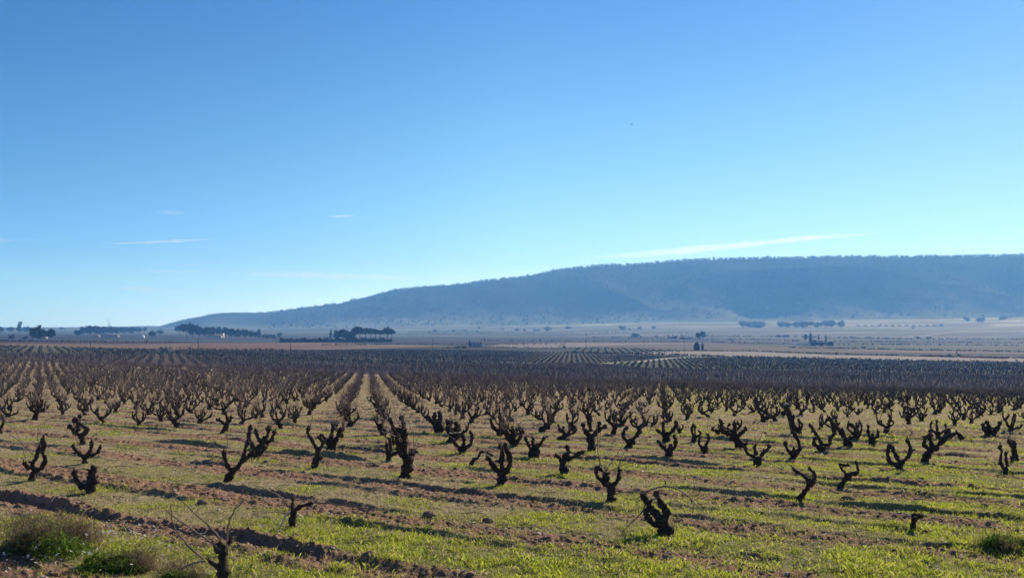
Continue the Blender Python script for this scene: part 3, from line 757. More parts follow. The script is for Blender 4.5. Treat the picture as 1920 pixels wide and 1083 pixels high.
# trellised vineyards beyond: rows of thin canes
def rows_stuff(name, label, pts, az, pitch, step, h, w, mat, drop=.1):
    P = np.array([hit(*p) for p in pts]); a = R(az)
    d = np.array([math.sin(a), math.cos(a)]); q = np.array([d[1], -d[0]])
    c1 = P @ q; c2 = P @ d
    A, B = np.meshgrid(np.arange(c1.min(), c1.max(), pitch), np.arange(c2.min(), c2.max(), step))
    A = A.ravel() + rng.normal(size=A.size) * .22; B = B.ravel() + rng.normal(size=B.size) * step * .3
    X = A * q[0] + B * d[0]; Y = A * q[1] + B * d[1]
    u = 960 + F * X / np.maximum(Y, 1)
    k = (Y > EDGE_Y + 9) & (u > -300) & (u < 2220)
    X, Y = X[k], Y[k]
    # boundary
    ins = np.zeros(X.shape, bool); n_ = len(P)
    for i in range(n_):
        x1, y1 = P[i]; x2, y2 = P[(i + 1) % n_]
        ins ^= ((y1 > Y) != (y2 > Y)) & (X < (x2 - x1) * (Y - y1) / ((y2 - y1) + 1e-9) + x1)
    X, Y = X[ins], Y[ins]
    k = rng.random(len(X)) > drop; X, Y = X[k], Y[k]
    n_ = len(X); z0 = zbase(X, Y)
    hh = h * rng.uniform(.6, 1.25, n_); ww = w * rng.uniform(.6, 1.4, n_)
    th = rng.uniform(0, np.pi, n_); lx, ly = rng.normal(size=n_) * .25 * h, rng.normal(size=n_) * .25 * h
    cx, sx = np.cos(th) * ww / 2, np.sin(th) * ww / 2
    V = np.stack([np.stack([X - cx, Y - sx, z0 - .1], 1), np.stack([X + cx, Y + sx, z0 - .1], 1),
                  np.stack([X + lx + cx * 1.3, Y + ly + sx * 1.3, z0 + hh], 1), np.stack([X + lx - cx * 1.3, Y + ly - sx * 1.3, z0 + hh], 1)], 1).reshape(-1, 3)
    Fq = np.arange(len(V)).reshape(-1, 4)
    return tag(mesh_np(name, V, Fq, mat, smooth=False), label, 'vineyard', kind='stuff')
M['mauve'] = noise_mat('mauve', (.115, .087, .086), (.20, .16, .16), .02, .95)
M['darkrow'] = noise_mat('darkrow', (.085, .078, .068), (.145, .13, .11), .05, .95)
rows_stuff('trellised_vineyard', 'dense dark trellised vineyard below the old vines, brown canes', [(-100, 682), (-100, 667), (300, 665), (700, 682), (1120, 682), (1200, 691), (1500, 695), (1920, 703), (2050, 706), (2050, 745), (1920, 742), (690, 706), (0, 679)], -21, 2.6, .36, .85, .085, M['mauve'])
rows_stuff('bush_vineyard', 'low vineyard in ruled rows on the left edge of the plain', [(-100, 667), (300, 665), (320, 656), (150, 652), (0, 648), (-100, 648)], -27.4, 3.3, .8, .7, .32, M['darkrow'])
rows_stuff('bush_vineyard', 'low vineyard in ruled rows on the plain at the centre', [(300, 664), (340, 657), (740, 655), (900, 657), (1100, 661), (1285, 668), (1120, 681), (700, 682)], 3.8, 2.6, .9, .7, .26, M['darkrow'], .3)
rows_stuff('bush_vineyard', 'greenish vineyard with grass between rows at the right', [(1290, 671), (1380, 670), (1600, 675), (1920, 681), (2050, 684), (2050, 704), (1920, 702), (1500, 694), (1200, 690), (1140, 682)], 9, 2.7, 1.0, .8, .26, M['darkrow'], .25)
rows_stuff('bush_vineyard', 'small striped vineyard under the excavator field', [(1085, 653), (1190, 654), (1290, 659), (1130, 664), (1060, 660)], 5.5, 6, 2.0, .9, .5, M['darkrow'])

# ---------------------------------------------------------------- grass, weeds, clods
def blades(n, y0, y1, hfun, wfun, pick, tmax=.63, pw=1.6):
    # density falls with distance so that nearer ground is fuller
    uu = rng.random(n); a = 2 - pw
    Y = (y0 ** a + uu * (y1 ** a - y0 ** a)) ** (1 / a)
    X = rng.uniform(-tmax, tmax, n) * Y
    k, col, sc = pick(X, Y)
    X, Y, col, sc = X[k], Y[k], col[k], sc[k]
    n = len(X); z0 = gz(X, Y)
    h = hfun(n, Y) * sc; w = wfun(n, Y) * sc ** .3
    th = rng.uniform(0, 6.283, n); cx, sx = np.cos(th) * w / 2, np.sin(th) * w / 2
    lx, ly = rng.normal(size=n) * .45 * h, rng.normal(size=n) * .45 * h
    V = np.stack([np.stack([X - cx, Y - sx, z0 - .01], 1), np.stack([X + cx, Y + sx, z0 - .01], 1),
                  np.stack([X + lx * .4 + cx * .6, Y + ly * .4 + sx * .6, z0 + h * .65], 1),
                  np.stack([X + lx, Y + ly, z0 + h], 1)], 1).reshape(-1, 3)
    b0 = np.arange(n)[:, None] * 4
    T = np.concatenate([b0 + [0, 1, 2], b0 + [0, 2, 3]])
    return V, T, np.repeat(col, 4, 0)
GR1 = np.array([.20, .26, .025]); GR2 = np.array([.40, .42, .06]); ST = np.array([.52, .42, .28]); DK = np.array([.05, .085, .022])
def pick_green(X, Y):
    g = green(X, Y); s = soil(X, Y)
    pz = fbm(X * 2.2, Y * 2.2, 3)
    p = np.clip((g * 1.5 - .35) * (1 - .8 * s) * (.12 + 1.9 * sst(.42, .60, pz)) * (.35 + 1.3 * sst(.35, .65, vn(X * 9, Y * 9))), 0, 1)
    k = rng.random(len(X)) < p
    t = rng.random((len(X), 1)); gg = g[:, None]
    col = (GR1 * (1 - t) + GR2 * t) * (.75 + .85 * rng.random((len(X), 1)))
    dry = rng.random(len(X)) < .12; col[dry] = ST * .9
    return k, col, .45 + .9 * g
def pick_dry(X, Y):
    g = green(X, Y); s = soil(X, Y)
    p = np.clip((1.1 - .5 * g) * (1 - .72 * s) * (.35 + 1.1 * vn(X * 3, Y * 3)), 0, 1)
    k = rng.random(len(X)) < p
    t = rng.random((len(X), 1)) ** 1.2
    mixg = (rng.random(len(X)) < .25 + .5 * g)[:, None]
    col = np.where(mixg, (GR1 * 1.0 * (1 - t) + GR2 * t) * .85, ST * (.45 + .7 * t))
    return k, col, .55 + .4 * rng.random(len(X))
V, T, C = blades(680000, 7.5, 34, lambda n, Y: np.minimum(rng.gamma(3, .0085, n) + .006, .055), lambda n, Y: np.maximum(.0048, .00058 * Y) * rng.uniform(.7, 1.4, n), pick_green)
V2, T2, C2 = blades(160000, 30, 170, lambda n, Y: rng.uniform(.03, .08, n) * (1 + Y / 120), lambda n, Y: .0012 * Y * rng.uniform(.7, 1.4, n), pick_green, pw=1.7)
tag(mesh_np('grass', np.vstack([V, V2]), np.vstack([T, T2 + len(V)]), M['blade'], smooth=False, cols=np.vstack([C, C2])), 'patchy green winter grass and weeds between the vine rows', 'grass', kind='stuff')
V, T, C = blades(330000, 7.5, 34, lambda n, Y: rng.uniform(.015, .05, n), lambda n, Y: np.maximum(.005, .0006 * Y) * rng.uniform(.7, 1.4, n), pick_dry)
V2, T2, C2 = blades(160000, 30, 175, lambda n, Y: rng.uniform(.02, .06, n) * (1 + Y / 120), lambda n, Y: .0011 * Y * rng.uniform(.7, 1.4, n), pick_dry, pw=1.7)
tag(mesh_np('dry_grass', np.vstack([V, V2]), np.vstack([T, T2 + len(V)]), M['blade'], smooth=False, cols=np.vstack([C, C2])), 'straw coloured dry grass and litter over the reddish soil', 'grass', kind='stuff')

ico_v = np.array([(0, 0, 1), (.89, 0, .45), (.28, .85, .45), (-.72, .53, .45), (-.72, -.53, .45), (.28, -.85, .45), (.72, .53, -.45), (-.28, .85, -.45), (-.89, 0, -.45), (-.28, -.85, -.45), (.72, -.53, -.45), (0, 0, -1)], float)
ico_f = np.array([(0,1,2),(0,2,3),(0,3,4),(0,4,5),(0,5,1),(1,6,2),(2,7,3),(3,8,4),(4,9,5),(5,10,1),(1,10,6),(2,6,7),(3,7,8),(4,8,9),(5,9,10),(6,11,7),(7,11,8),(8,11,9),(9,11,10),(10,11,6)])
def lumps(X, Y, r, squash=.6, z=None):
    n = len(X); z0 = gz(X, Y) if z is None else z
    V = ico_v[None] * (1 + rng.normal(size=(n, 12, 1)) * .25) * r[:, None, None] * np.array([1, 1, squash])
    a = rng.uniform(0, 6.28, n); ca, sa = np.cos(a)[:, None], np.sin(a)[:, None]
    x = V[..., 0] * ca - V[..., 1] * sa; y = V[..., 0] * sa + V[..., 1] * ca
    V = np.stack([x + X[:, None], y + Y[:, None], V[..., 2] + (z0 + r * .1)[:, None]], -1)
    return V.reshape(-1, 3), (ico_f[None] + np.arange(n)[:, None, None] * 12).reshape(-1, 3)
n_ = 60000
Y = (8 ** .5 + rng.random(n_) * (45 ** .5 - 8 ** .5)) ** 2; X = rng.uniform(-.63, .63, n_) * Y
U_, V_ = UV(X, Y)
bd = np.zeros(n_)
for b_, a_ in BERMS[:24]: bd = np.maximum(bd, a_ * np.exp(-((V_ - b_ + .02) / .06) ** 2) * (1 if b_ != 2.5 else (1 - .8 * sst(-4, -3, U_))))
k = rng.random(n_) < np.clip(soil(X, Y) * .38 + bd * .35, 0, 1)
X, Y = X[k], Y[k]
V, T = lumps(X, Y, rng.gamma(1.5, .009, len(X)) + .004)
tag(mesh_np('soil_clods', V, T, M['earth'], smooth=False), 'crumbled reddish clods scattered along the ploughed furrows', 'clods', kind='stuff')
# flat rosettes of broad-leaved weeds
n_ = 5200
Y = (8 ** .5 + rng.random(n_) * (32 ** .5 - 8 ** .5)) ** 2; X = rng.uniform(-.63, .63, n_) * Y
k = rng.random(n_) < .15 + .6 * green(X, Y) * (1 - soil(X, Y)); X, Y = X[k], Y[k]; n_ = len(X)
kk = 8; z0 = gz(X, Y)[:, None]; L_ = rng.uniform(.03, .085, n_)[:, None] * rng.uniform(.7, 1.2, (n_, kk)); th = rng.uniform(0, 6.28, n_)[:, None] + np.arange(kk) * .785 + rng.normal(size=(n_, kk)) * .2
def RP(ang, rad, dz): return np.stack([X[:, None] + np.cos(ang) * rad, Y[:, None] + np.sin(ang) * rad, z0 + dz + 0 * ang], -1)
V = np.stack([RP(th, L_ * .05, .004), RP(th - .22, L_ * .6, L_ * .35), RP(th, L_, L_ * .28), RP(th + .22, L_ * .6, L_ * .35)], 2).reshape(-1, 3)
cc = (np.array([.07, .13, .025]) * (.6 + rng.random((n_, 1)) * 1.3) + np.array([.05, .03, .0]) * rng.random((n_, 1)))
tag(mesh_np('ground_weeds', V, np.arange(len(V)).reshape(-1, 4), M['blade'], smooth=False, cols=np.repeat(cc, kk * 4, 0)), 'broad-leaved weeds in small rosettes on the vineyard floor', 'weeds', kind='stuff')
# small pale stones and white flower heads
n_ = 26000
Y = (8 ** .5 + rng.random(n_) * (50 ** .5 - 8 ** .5)) ** 2; X = rng.uniform(-.63, .63, n_) * Y
k = rng.random(n_) < (.08 + .35 * soil(X, Y)); X, Y = X[k], Y[k]
V, T = lumps(X, Y, rng.gamma(2, .0045, len(X)) + .003 + .0002 * Y)
M['pebble'] = noise_mat('pebble', (.34, .28, .23), (.55, .49, .42), .9, .9)
tag(mesh_np('pebbles', V, T, M['pebble'], smooth=False), 'small pale stones strewn over the soil', 'stones', kind='stuff')
def flowers(X, Y, hgt, name, label):
    n = len(X); z0 = gz(X, Y) + hgt
    r = rng.uniform(.009, .019, n); V, T = [], []
    kk = 5; base = 0
    th = rng.uniform(0, 6.28, n)[:, None] + np.arange(kk)[None] * 6.283 / kk
    tilt = rng.normal(size=(n, 2)) * .5
    def P(ang, rad, dz): 
        x = np.cos(ang) * rad; y = np.sin(ang) * rad
        return np.stack([X[:, None] + x, Y[:, None] + y, z0[:, None] + dz + x * tilt[:, :1] + y * tilt[:, 1:]], -1)
    a = P(th, r[:, None] * .15, 0); b_ = P(th - .5, r[:, None] * .8, .006); c = P(th, r[:, None] * 1.15, .004); d = P(th + .5, r[:, None] * .8, .006)
    V = np.stack([a, b_, c, d], 2).reshape(-1, 3)
    return tag(mesh_np(name, V, np.arange(len(V)).reshape(-1, 4), M['petal'], smooth=False), label, 'flowers', kind='stuff')
n_ = 420
Y = (8.5 ** .5 + rng.random(n_) * (30 ** .5 - 8.5 ** .5)) ** 2; X = rng.uniform(-.6, .6, n_) * Y
k = rng.random(n_) < green(X, Y) * .9
fx1, fy1 = X[k], Y[k]
cx_, cy_ = hit(160, 1030)
fx2 = cx_ + rng.normal(size=170) * .75; fy2 = cy_ + rng.normal(size=170) * .75
k = fy2 > 8.3
flowers(np.concatenate([fx1, fx2[k]]), np.concatenate([fy1, fy2[k]]), rng.uniform(.05, .16, len(fx1) + k.sum()), 'white_flowers', 'tiny white flowers dotted through the weeds in the foreground')

n_ = 1500
Y = (8 ** .5 + rng.random(n_) * (40 ** .5 - 8 ** .5)) ** 2; X = rng.uniform(-.6, .6, n_) * Y
a_ = rng.uniform(0, 3.14, n_); l_ = rng.gamma(3, .045, n_); AL = Acc()
for i in range(n_):
    d_ = np.array([math.cos(a_[i]), math.sin(a_[i])]) * l_[i]
    p0, p1, p2 = (X[i] - d_[0], Y[i] - d_[1]), (X[i] + rng.normal() * .02, Y[i] + rng.normal() * .02), (X[i] + d_[0], Y[i] + d_[1])
    zz = gz(np.array([p0[0], p1[0], p2[0]]), np.array([p0[1], p1[1], p2[1]])) + .012
    AL.add(*tube([(p0[0], p0[1], zz[0]), (p1[0], p1[1], zz[1] + .015), (p2[0], p2[1], zz[2])], [.004 + .00012 * Y[i]] * 3, 3, rng, 0, False))
tag(AL.build('fallen_twigs', M['cane']), 'pruned twigs lying scattered on the ground between the vines', 'twigs', kind='stuff')

# shaggy weeds at the lower left
def weed(name, px, py, w_px, h_px, label, n=1500, green_=.3):
    Y0 = plane_Y(px, py); X0 = (px - 960) / F * Y0
    W_ = w_px / F * Y0 / 2; H_ = h_px / F * Y0
    root = empty(name, (X0, Y0, gz1(X0, Y0))); tag(root, label, 'weed', 'shaggy weeds in the foreground')
    def twigs(nm, n, c1, c2, hs_, wd):
        # several ragged lobes of short, criss-crossing stems
        lob = np.stack([rng.normal(size=6) * W_ * .42, rng.normal(size=6) * W_ * .28, rng.uniform(.45, 1.0, 6) * H_], 1)
        li = rng.integers(0, 6, n); d = rng.normal(size=(n, 3)); d /= np.linalg.norm(d, axis=1, keepdims=True); d *= (rng.random((n, 1)) ** .45)
        c = np.stack([lob[li, 0] + d[:, 0] * W_ * .48, lob[li, 1] + d[:, 1] * W_ * .34, np.abs(d[:, 2]) * lob[li, 2] * hs_], 1)
        v = rng.normal(size=(n, 3)) * [.8, .8, .5] + [0, 0, .55]; v /= np.linalg.norm(v, axis=1, keepdims=True)
        ln = rng.gamma(3, .028, n)[:, None]
        bot = c - v * ln * .5; top = c + v * ln * .5; bot[:, 2] = np.maximum(bot[:, 2], -.02)
        th = rng.uniform(0, 6.28, n); o = np.stack([np.cos(th), np.sin(th), 0 * th], 1) * (wd * rng.uniform(.6, 1.5, n))[:, None]
        V = np.stack([bot - o, bot + o, top], 1).reshape(-1, 3)
        t = rng.random((n, 1)); c = np.array(c1) * (1 - t) + np.array(c2) * t
        return mesh_np(nm, V, np.arange(len(V)).reshape(-1, 3), M['blade'], root, False, np.repeat(c, 3, 0))
    twigs('dry_stems', n, (.06, .045, .035), (.22, .17, .12), 1, .0035)
    twigs('leaves', int(n * green_ * 1.6), (.04, .08, .015), (.16, .24, .04), .75, .009)
weed('weed', 95, 1035, 230, 78, 'large dark shaggy weed in the lower left corner, brown twiggy top', 9000, .22)
weed('weed', 235, 1062, 160, 52, 'lower green weed dotted with white flowers right of the large dark weed', 4200, .6)
weed('weed', 345, 1092, 130, 40, 'dark green weed beside the cut stump at the bottom edge', 1800, 1.2)
weed('weed', 1890, 1030, 110, 34, 'dark grassy weed clump at the lower right edge', 1500, 1.5)

# single earth clods that stand out
for (px, py, w_, lab) in [(805, 966, 24, 'rounded reddish earth clod lying in the furrow below centre'), (915, 978, 18, 'dark earth clod at the end of the short furrow below centre'),
                          (555, 1018, 26, 'pale topped clod of earth on the long dark furrow'), (695, 1048, 34, 'largest clod of earth, on the long furrow near the bottom edge'),
                          (1590, 940, 26, 'dark clod of earth on the furrow at right'), (380, 944, 18, 'small peaked clod behind the long furrow at left')]:
    Y0 = plane_Y(px, py); X0 = (px - 960) / F * Y0; r = w_ / F * Y0 / 2
    th = np.linspace(0, 2 * np.pi, 14, endpoint=False); ph = np.linspace(0, np.pi, 9)
    A_, B_ = np.meshgrid(th, ph)
    d = np.stack([np.cos(A_) * np.sin(B_), np.sin(A_) * np.sin(B_), np.cos(B_)], -1).reshape(-1, 3)
    rr = r * (.8 + .55 * (fbm(d[:, 0] * 2 + px, d[:, 1] * 2 + d[:, 2] * 1.7, 3)))
    V = d * rr[:, None] * np.array([1.1, .9, .65])
    o = mesh_np('earth_clod', V, grid_faces(9, 14, True), M['earth'], smooth=False)
    o.location = (X0, Y0, gz1(X0, Y0) + r * .2); tag(o, lab, 'clod')

# leaning wooden post
px, py = 1499, 818
Y0 = plane_Y(px, py); X0 = (px - 960) / F * Y0
root = empty('wooden_post', (X0, Y0 + .4, gz1(X0, Y0 + .4))); tag(root, 'thick leaning dark post with pale sawn top rising above the vines at right', 'post')
a = Acc(); top = np.array([(1480 - px) / F * Y0, 0, 60 / F * Y0])
a.add(*tube(resample([(0, 0, -.2), top * .5, top], 12, .005), [.10] * 12, 12, rng, .05)); a.build('shaft', M['post'], root)
a = Acc(); a.add(*tube([top, top + [-.004, 0, .03]], [.092, .088], 12, rng, .03)); a.build('sawn_top', M['post_top'], root)

# ---------------------------------------------------------------- tracks across the plain
def strip(name, pts, width, mat, lift=.12, structure=True):
    P = np.array([hit(*p) for p in pts]); n_ = 24 * (len(P) - 1)
    t = np.linspace(0, len(P) - 1, n_); X = np.interp(t, range(len(P)), P[:, 0]); Y = np.interp(t, range(len(P)), P[:, 1])
    d = np.gradient(np.stack([X, Y], 1), axis=0); d /= np.linalg.norm(d, axis=1, keepdims=True) + 1e-9
    q = np.stack([d[:, 1], -d[:, 0]], 1) * width / 2
    L = np.stack([X + q[:, 0], Y + q[:, 1]], 1); Rr = np.stack([X - q[:, 0], Y - q[:, 1]], 1)
    V = np.vstack([np.column_stack([L, zbase(L[:, 0], L[:, 1]) + lift]), np.column_stack([Rr, zbase(Rr[:, 0], Rr[:, 1]) + lift])])
    i = np.arange(n_ - 1); Fq = np.stack([i, i + 1, n_ + i + 1, n_ + i], 1)
    o = mesh_np(name, V, Fq, mat)
    if structure: o['kind'] = 'structure'
    return o
strip('dirt_track', [(640, 672.5), (760, 674), (900, 678), (1000, 681), (1120, 682), (1200, 678), (1260, 671), (1320, 669)], 5, M['track'])
strip('gravel_road', [(1690, 632.5), (1760, 626), (1850, 616), (1960, 603)], 9, M['track'], .6)
strip('dirt_track', [(-60, 679), (0, 677.5), (140, 682), (200, 683.5)], 4, M['track'])
strip('dirt_track', [(1180, 617), (1290, 614), (1500, 613), (1700, 613.5)], 14, M['track'], .8)
strip('gravel_road', [(1340, 621.5), (1450, 621), (1560, 622)], 8, M['track'], .6)
def hedge_line(label, pts, h, w, n_, mat):
    P = np.array([hit(*p) for p in pts]); t = np.sort(rng.uniform(0, len(P) - 1, n_))
    X = np.interp(t, range(len(P)), P[:, 0]) + rng.normal(size=n_) * w * .3; Y = np.interp(t, range(len(P)), P[:, 1]) + rng.normal(size=n_) * w * .3
    r = h * .5 * rng.uniform(.5, 1.2, n_)
    V, T = clump_mesh(np.stack([X, Y, zbase(X, Y) + r * .7], 1), r, 8, rng)
    return tag(mesh_np('hedgerow', V, T, mat, smooth=False), label, 'hedge', kind='stuff')
hedge_line('dark scrubby verge under the pinkish field', [(1060, 661), (1200, 664), (1380, 669), (1600, 674), (1920, 680), (2000, 682)], 1.6, 2, 900, M['foliage'])
hedge_line('dark verge below the excavator field', [(900, 650.5), (1000, 652.5), (1150, 652.5), (1280, 657), (1400, 658)], 1.3, 2, 420, M['foliage'])
hedge_line('dark verge above the pinkish field', [(1400, 658), (1560, 664), (1760, 669), (1960, 672)], 1.6, 2, 420, M['foliage'])
hedge_line('line of dark bushes on the far side of the left plain', [(300, 654.5), (420, 655.5), (560, 657)], 1.5, 1, 110, M['foliage'])
hedge_line('thin dark line of scrub across the valley floor', [(900, 638.5), (1100, 641), (1320, 641), (1500, 646), (1700, 646.5), (1960, 648)], 2.8, 3, 520, M['foliage'])
hedge_line('far line of scrub across the right of the valley', [(1250, 629), (1500, 632), (1700, 636), (1960, 637)], 4.2, 4, 420, M['foliage'])
hedge_line('dark scrub line in front of the far valley hamlet', [(1100, 633), (1230, 635), (1400, 636.5), (1500, 640)], 3.2, 3, 260, M['foliage'])
hedge_line('dark line of scrub between the far fields at right', [(1560, 640.5), (1700, 641.5), (1960, 643)], 2.8, 3, 260, M['foliage'])
hedge_line('dark line of scrub by the raised-boom excavator', [(1480, 652), (1640, 655), (1800, 658), (1960, 660)], 2.2, 2, 380, M['foliage'])
hedge_line('dark ditch line across the middle of the plain', [(600, 647), (740, 645.5), (900, 646.5), (1060, 645)], 1.6, 2, 320, M['foliage'])
hedge_line('hazy scrub line below the middle of the hill', [(760, 627), (950, 625), (1150, 624), (1330, 625)], 3.4, 5, 260, M['foliage'])
hedge_line('dark low bank at the far left of the plain', [(-60, 639), (60, 640), (200, 641), (375, 642.5)], 1.6, 3, 360, M['foliage'])

# ---------------------------------------------------------------- trees of the plain
def crown_mesh(kind, Wm, Hm, rg):
    """crown built of many leaf clumps; returns V,T relative to the tree's foot"""
    cs, rs = [], []
    if kind == 'cypress':
        for t in np.linspace(.06, 1, 16):
            r = Wm * .5 * math.sin(min(1, (1 - t) * 1.6 + .12) * math.pi / 2) * (1.0 if t > .12 else .7)
            for _ in range(3):
                cs.append((rg.normal() * r * .25, rg.normal() * r * .25, t * Hm * .97)); rs.append(max(r * .75, Wm * .08))
        nt_ = 26
    elif kind == 'umbrella':
        for _ in range(26):
            a = rg.uniform(0, 6.28); q = math.sqrt(rg.random())
            cs.append((math.cos(a) * q * Wm * .42, math.sin(a) * q * Wm * .42, Hm * (.70 + .17 * (1 - q * q) + rg.normal() * .05))); rs.append(Wm * rg.uniform(.13, .23))
        nt_ = 30
    elif kind == 'low':
        for _ in range(14):
            cs.append((rg.normal() * Wm * .24, rg.normal() * Wm * .2, Hm * rg.uniform(.2, .7))); rs.append(min(Wm, Hm * 1.6) * rg.uniform(.14, .26))
        nt_ = 24
    elif kind == 'tall':
        for _ in range(26):
            t = rg.uniform(.25, .95); cs.append((rg.normal() * Wm * .2 * (1.2 - t) + Wm * .2 * (t - .5), rg.normal() * Wm * .18, Hm * t)); rs.append(Wm * rg.uniform(.14, .26))
        nt_ = 26
    else:
        for _ in range(30):
            d = rg.normal(size=3); d /= np.linalg.norm(d); d *= rg.random() ** .33
            cs.append((d[0] * Wm * .36, d[1] * Wm * .36, Hm * .6 + d[2] * Hm * .30)); rs.append(Wm * rg.uniform(.10, .19))
        nt_ = 30
    V, T = clump_mesh(np.array(cs), np.array(rs), nt_, rg, .85)
    V[:, 2] = np.maximum(V[:, 2], .02)
    return V, T
def tree(px, base, top, wpx, kind, label, group, far=None, name=None, mat='pine'):
    X, Y = hit(px, base) if far is None else ((px - 960) / F * far, far)
    Hm = (base - top) / F * Y; Wm = wpx / F * Y
    z = float(zbase(X, Y))
    if far is not None: Hm = (HZ - top) / F * Y - z
    rg = np.random.default_rng(int(px * 7 + base * 3))
    nm = name or {'cypress': 'cypress_tree', 'umbrella': 'pine_tree', 'round': 'broadleaf_tree', 'low': 'bush', 'tall': 'tall_tree'}[kind]
    root = empty(nm, (X, Y, z)); tag(root, label, 'bush' if kind == 'low' else 'tree', group)
    if kind in ('umbrella', 'round', 'tall'):
        a = Acc(); r = Hm * .028
        tt_ = {'umbrella': .8, 'round': .55, 'tall': .8}[kind]
        a.add(*tube(resample([(0, 0, -.3), (rg.normal() * .3, 0, Hm * tt_ * .5), (rg.normal() * .3, 0, Hm * tt_)], 7), np.linspace(r, r * .55, 7), 6, rg, .05))
        for _ in range(4):
            az = rg.uniform(0, 6.28); q = Wm * .3
            a.add(*tube([(0, 0, Hm * tt_ * .72), (math.cos(az) * q * .5, math.sin(az) * q * .5, Hm * tt_ * .88), (math.cos(az) * q, math.sin(az) * q, Hm * tt_ * 1.02)], [r * .5, r * .4, r * .25], 5, rg, .05))
        a.build('trunk', M['wood'], root)
    else:
        a = Acc(); a.add(*tube([(0, 0, -.2), (0, 0, Hm * .3)], [Hm * .03, Hm * .02], 5, rg, .05)); a.build('trunk', M['wood'], root)
    V, T = crown_mesh(kind, Wm, Hm, rg)
    mesh_np('crown', V, T, M[mat], root, False)
    return root
TR = [
 (72, 637, 612.5, 30, 'round', 'largest round dark tree of the pair at the far left of the plain', 'trees at the left of the plain'),
 (93, 637, 616.5, 22, 'round', 'smaller right-hand tree of the round dark pair at the far left', 'trees at the left of the plain'),
 (60, 636, 617, 12, 'round', 'narrow tree leaning against the left of the round dark pair', 'trees at the left of the plain'),
 (36.5, 624, 603.5, 11, 'tall', 'tall narrow tree with slanting top left of the round dark pair', 'trees at the left of the plain'),
 (2, 625, 611, 12, 'round', 'tree cut by the left edge of the picture', 'trees at the left of the plain'),
 (19, 622, 613, 14, 'round', 'pale distant tree between the left edge and the tall narrow tree', 'trees at the left of the plain'),
 (50, 622, 613, 20, 'round', 'pale distant tree just behind the tall narrow tree', 'trees at the left of the plain'),
 (24, 635, 627, 12, 'low', 'dark bush left of the round pair of trees', 'bushes of the plain'),
 (47, 636, 629, 8, 'low', 'small peaked dark bush just left of the round pair', 'bushes of the plain'),
 (115, 618, 613, 10, 'low', 'bump of scrub on the low left ridge', 'bushes of the plain'),
]
for i, (px, b_, t_, w_) in enumerate([(146, 630, 619, 16), (157, 628, 611, 18), (168, 628, 609, 20), (180, 628, 610, 20), (193, 628, 611, 20), (206, 627, 612, 18), (218, 626, 614, 18), (232, 626, 613, 20), (246, 625, 614, 20), (259, 624, 614, 16), (271, 623, 613, 10), (285, 633, 619, 14), (300, 627, 618, 14)]):
    TR.append((px, b_, t_, w_, 'round', ordw(i + 1) + ' tree from the left in the hazy grove near the white hut', 'grove left of the hut'))
for i, (px, b_, t_, w_) in enumerate([(337, 629, 612, 18), (350, 633, 608, 24), (362, 634, 608, 22), (374, 634, 610, 22), (387, 634, 611, 20), (399, 633, 612, 20), (411, 633, 612, 18), (422, 633, 612, 18), (434, 634, 615, 18), (447, 634, 616, 18), (459, 634, 617, 18), (470, 634, 619, 16), (479, 634, 622, 14)]):
    TR.append((px, b_, t_, w_, 'umbrella' if i < 2 else 'round', ordw(i + 1) + ' tree from the left in the dark grove around the white farmhouse', 'grove around the farmhouse'))
TR += [(485.5, 632, 615, 6, 'cypress', 'pointed conifer at the right end of the farmhouse grove', 'conifers of the plain'),
       (499, 634, 626, 14, 'low', 'low clipped hedge piece right of the pointed conifer', 'bushes of the plain'),
       (511, 634, 626, 12, 'low', 'low hedge piece left of the ragged bush', 'bushes of the plain'),
       (523, 633, 621, 9, 'low', 'ragged bush ending the low hedge', 'bushes of the plain'),
       (620.5, 636, 616, 4.5, 'cypress', 'thin pointed conifer left of the umbrella pines', 'conifers of the plain')]
for i, (px, b_, t_, w_) in enumerate([(632, 640, 617, 16), (642, 640, 615.5, 18), (652, 640, 619, 16), (659, 640, 621, 14), (666, 640, 613, 12), (675, 640, 613.5, 18), (685, 640, 614.5, 16), (695, 640, 616, 14), (704, 640, 617, 14), (713, 640, 618, 12), (726, 640, 615, 18), (734, 640, 617, 14)]):
    TR.append((px, b_, t_, w_ * (1.15 if i < 5 else 1.0), 'round' if i < 4 else 'umbrella', ordw(i + 1) + ' umbrella pine from the left in the umbrella pine grove', 'umbrella pine grove'))
for i in range(46):
    px = 527 + i * 4.55 + rng.uniform(-1, 1)
    TR.append((px, 641.5, 641.5 - rng.uniform(5, 9.5), rng.uniform(4, 6.5), 'cypress', ordw(i + 1) + ' young cypress from the left in the hedge row before the umbrella pines', 'young cypress hedge row'))
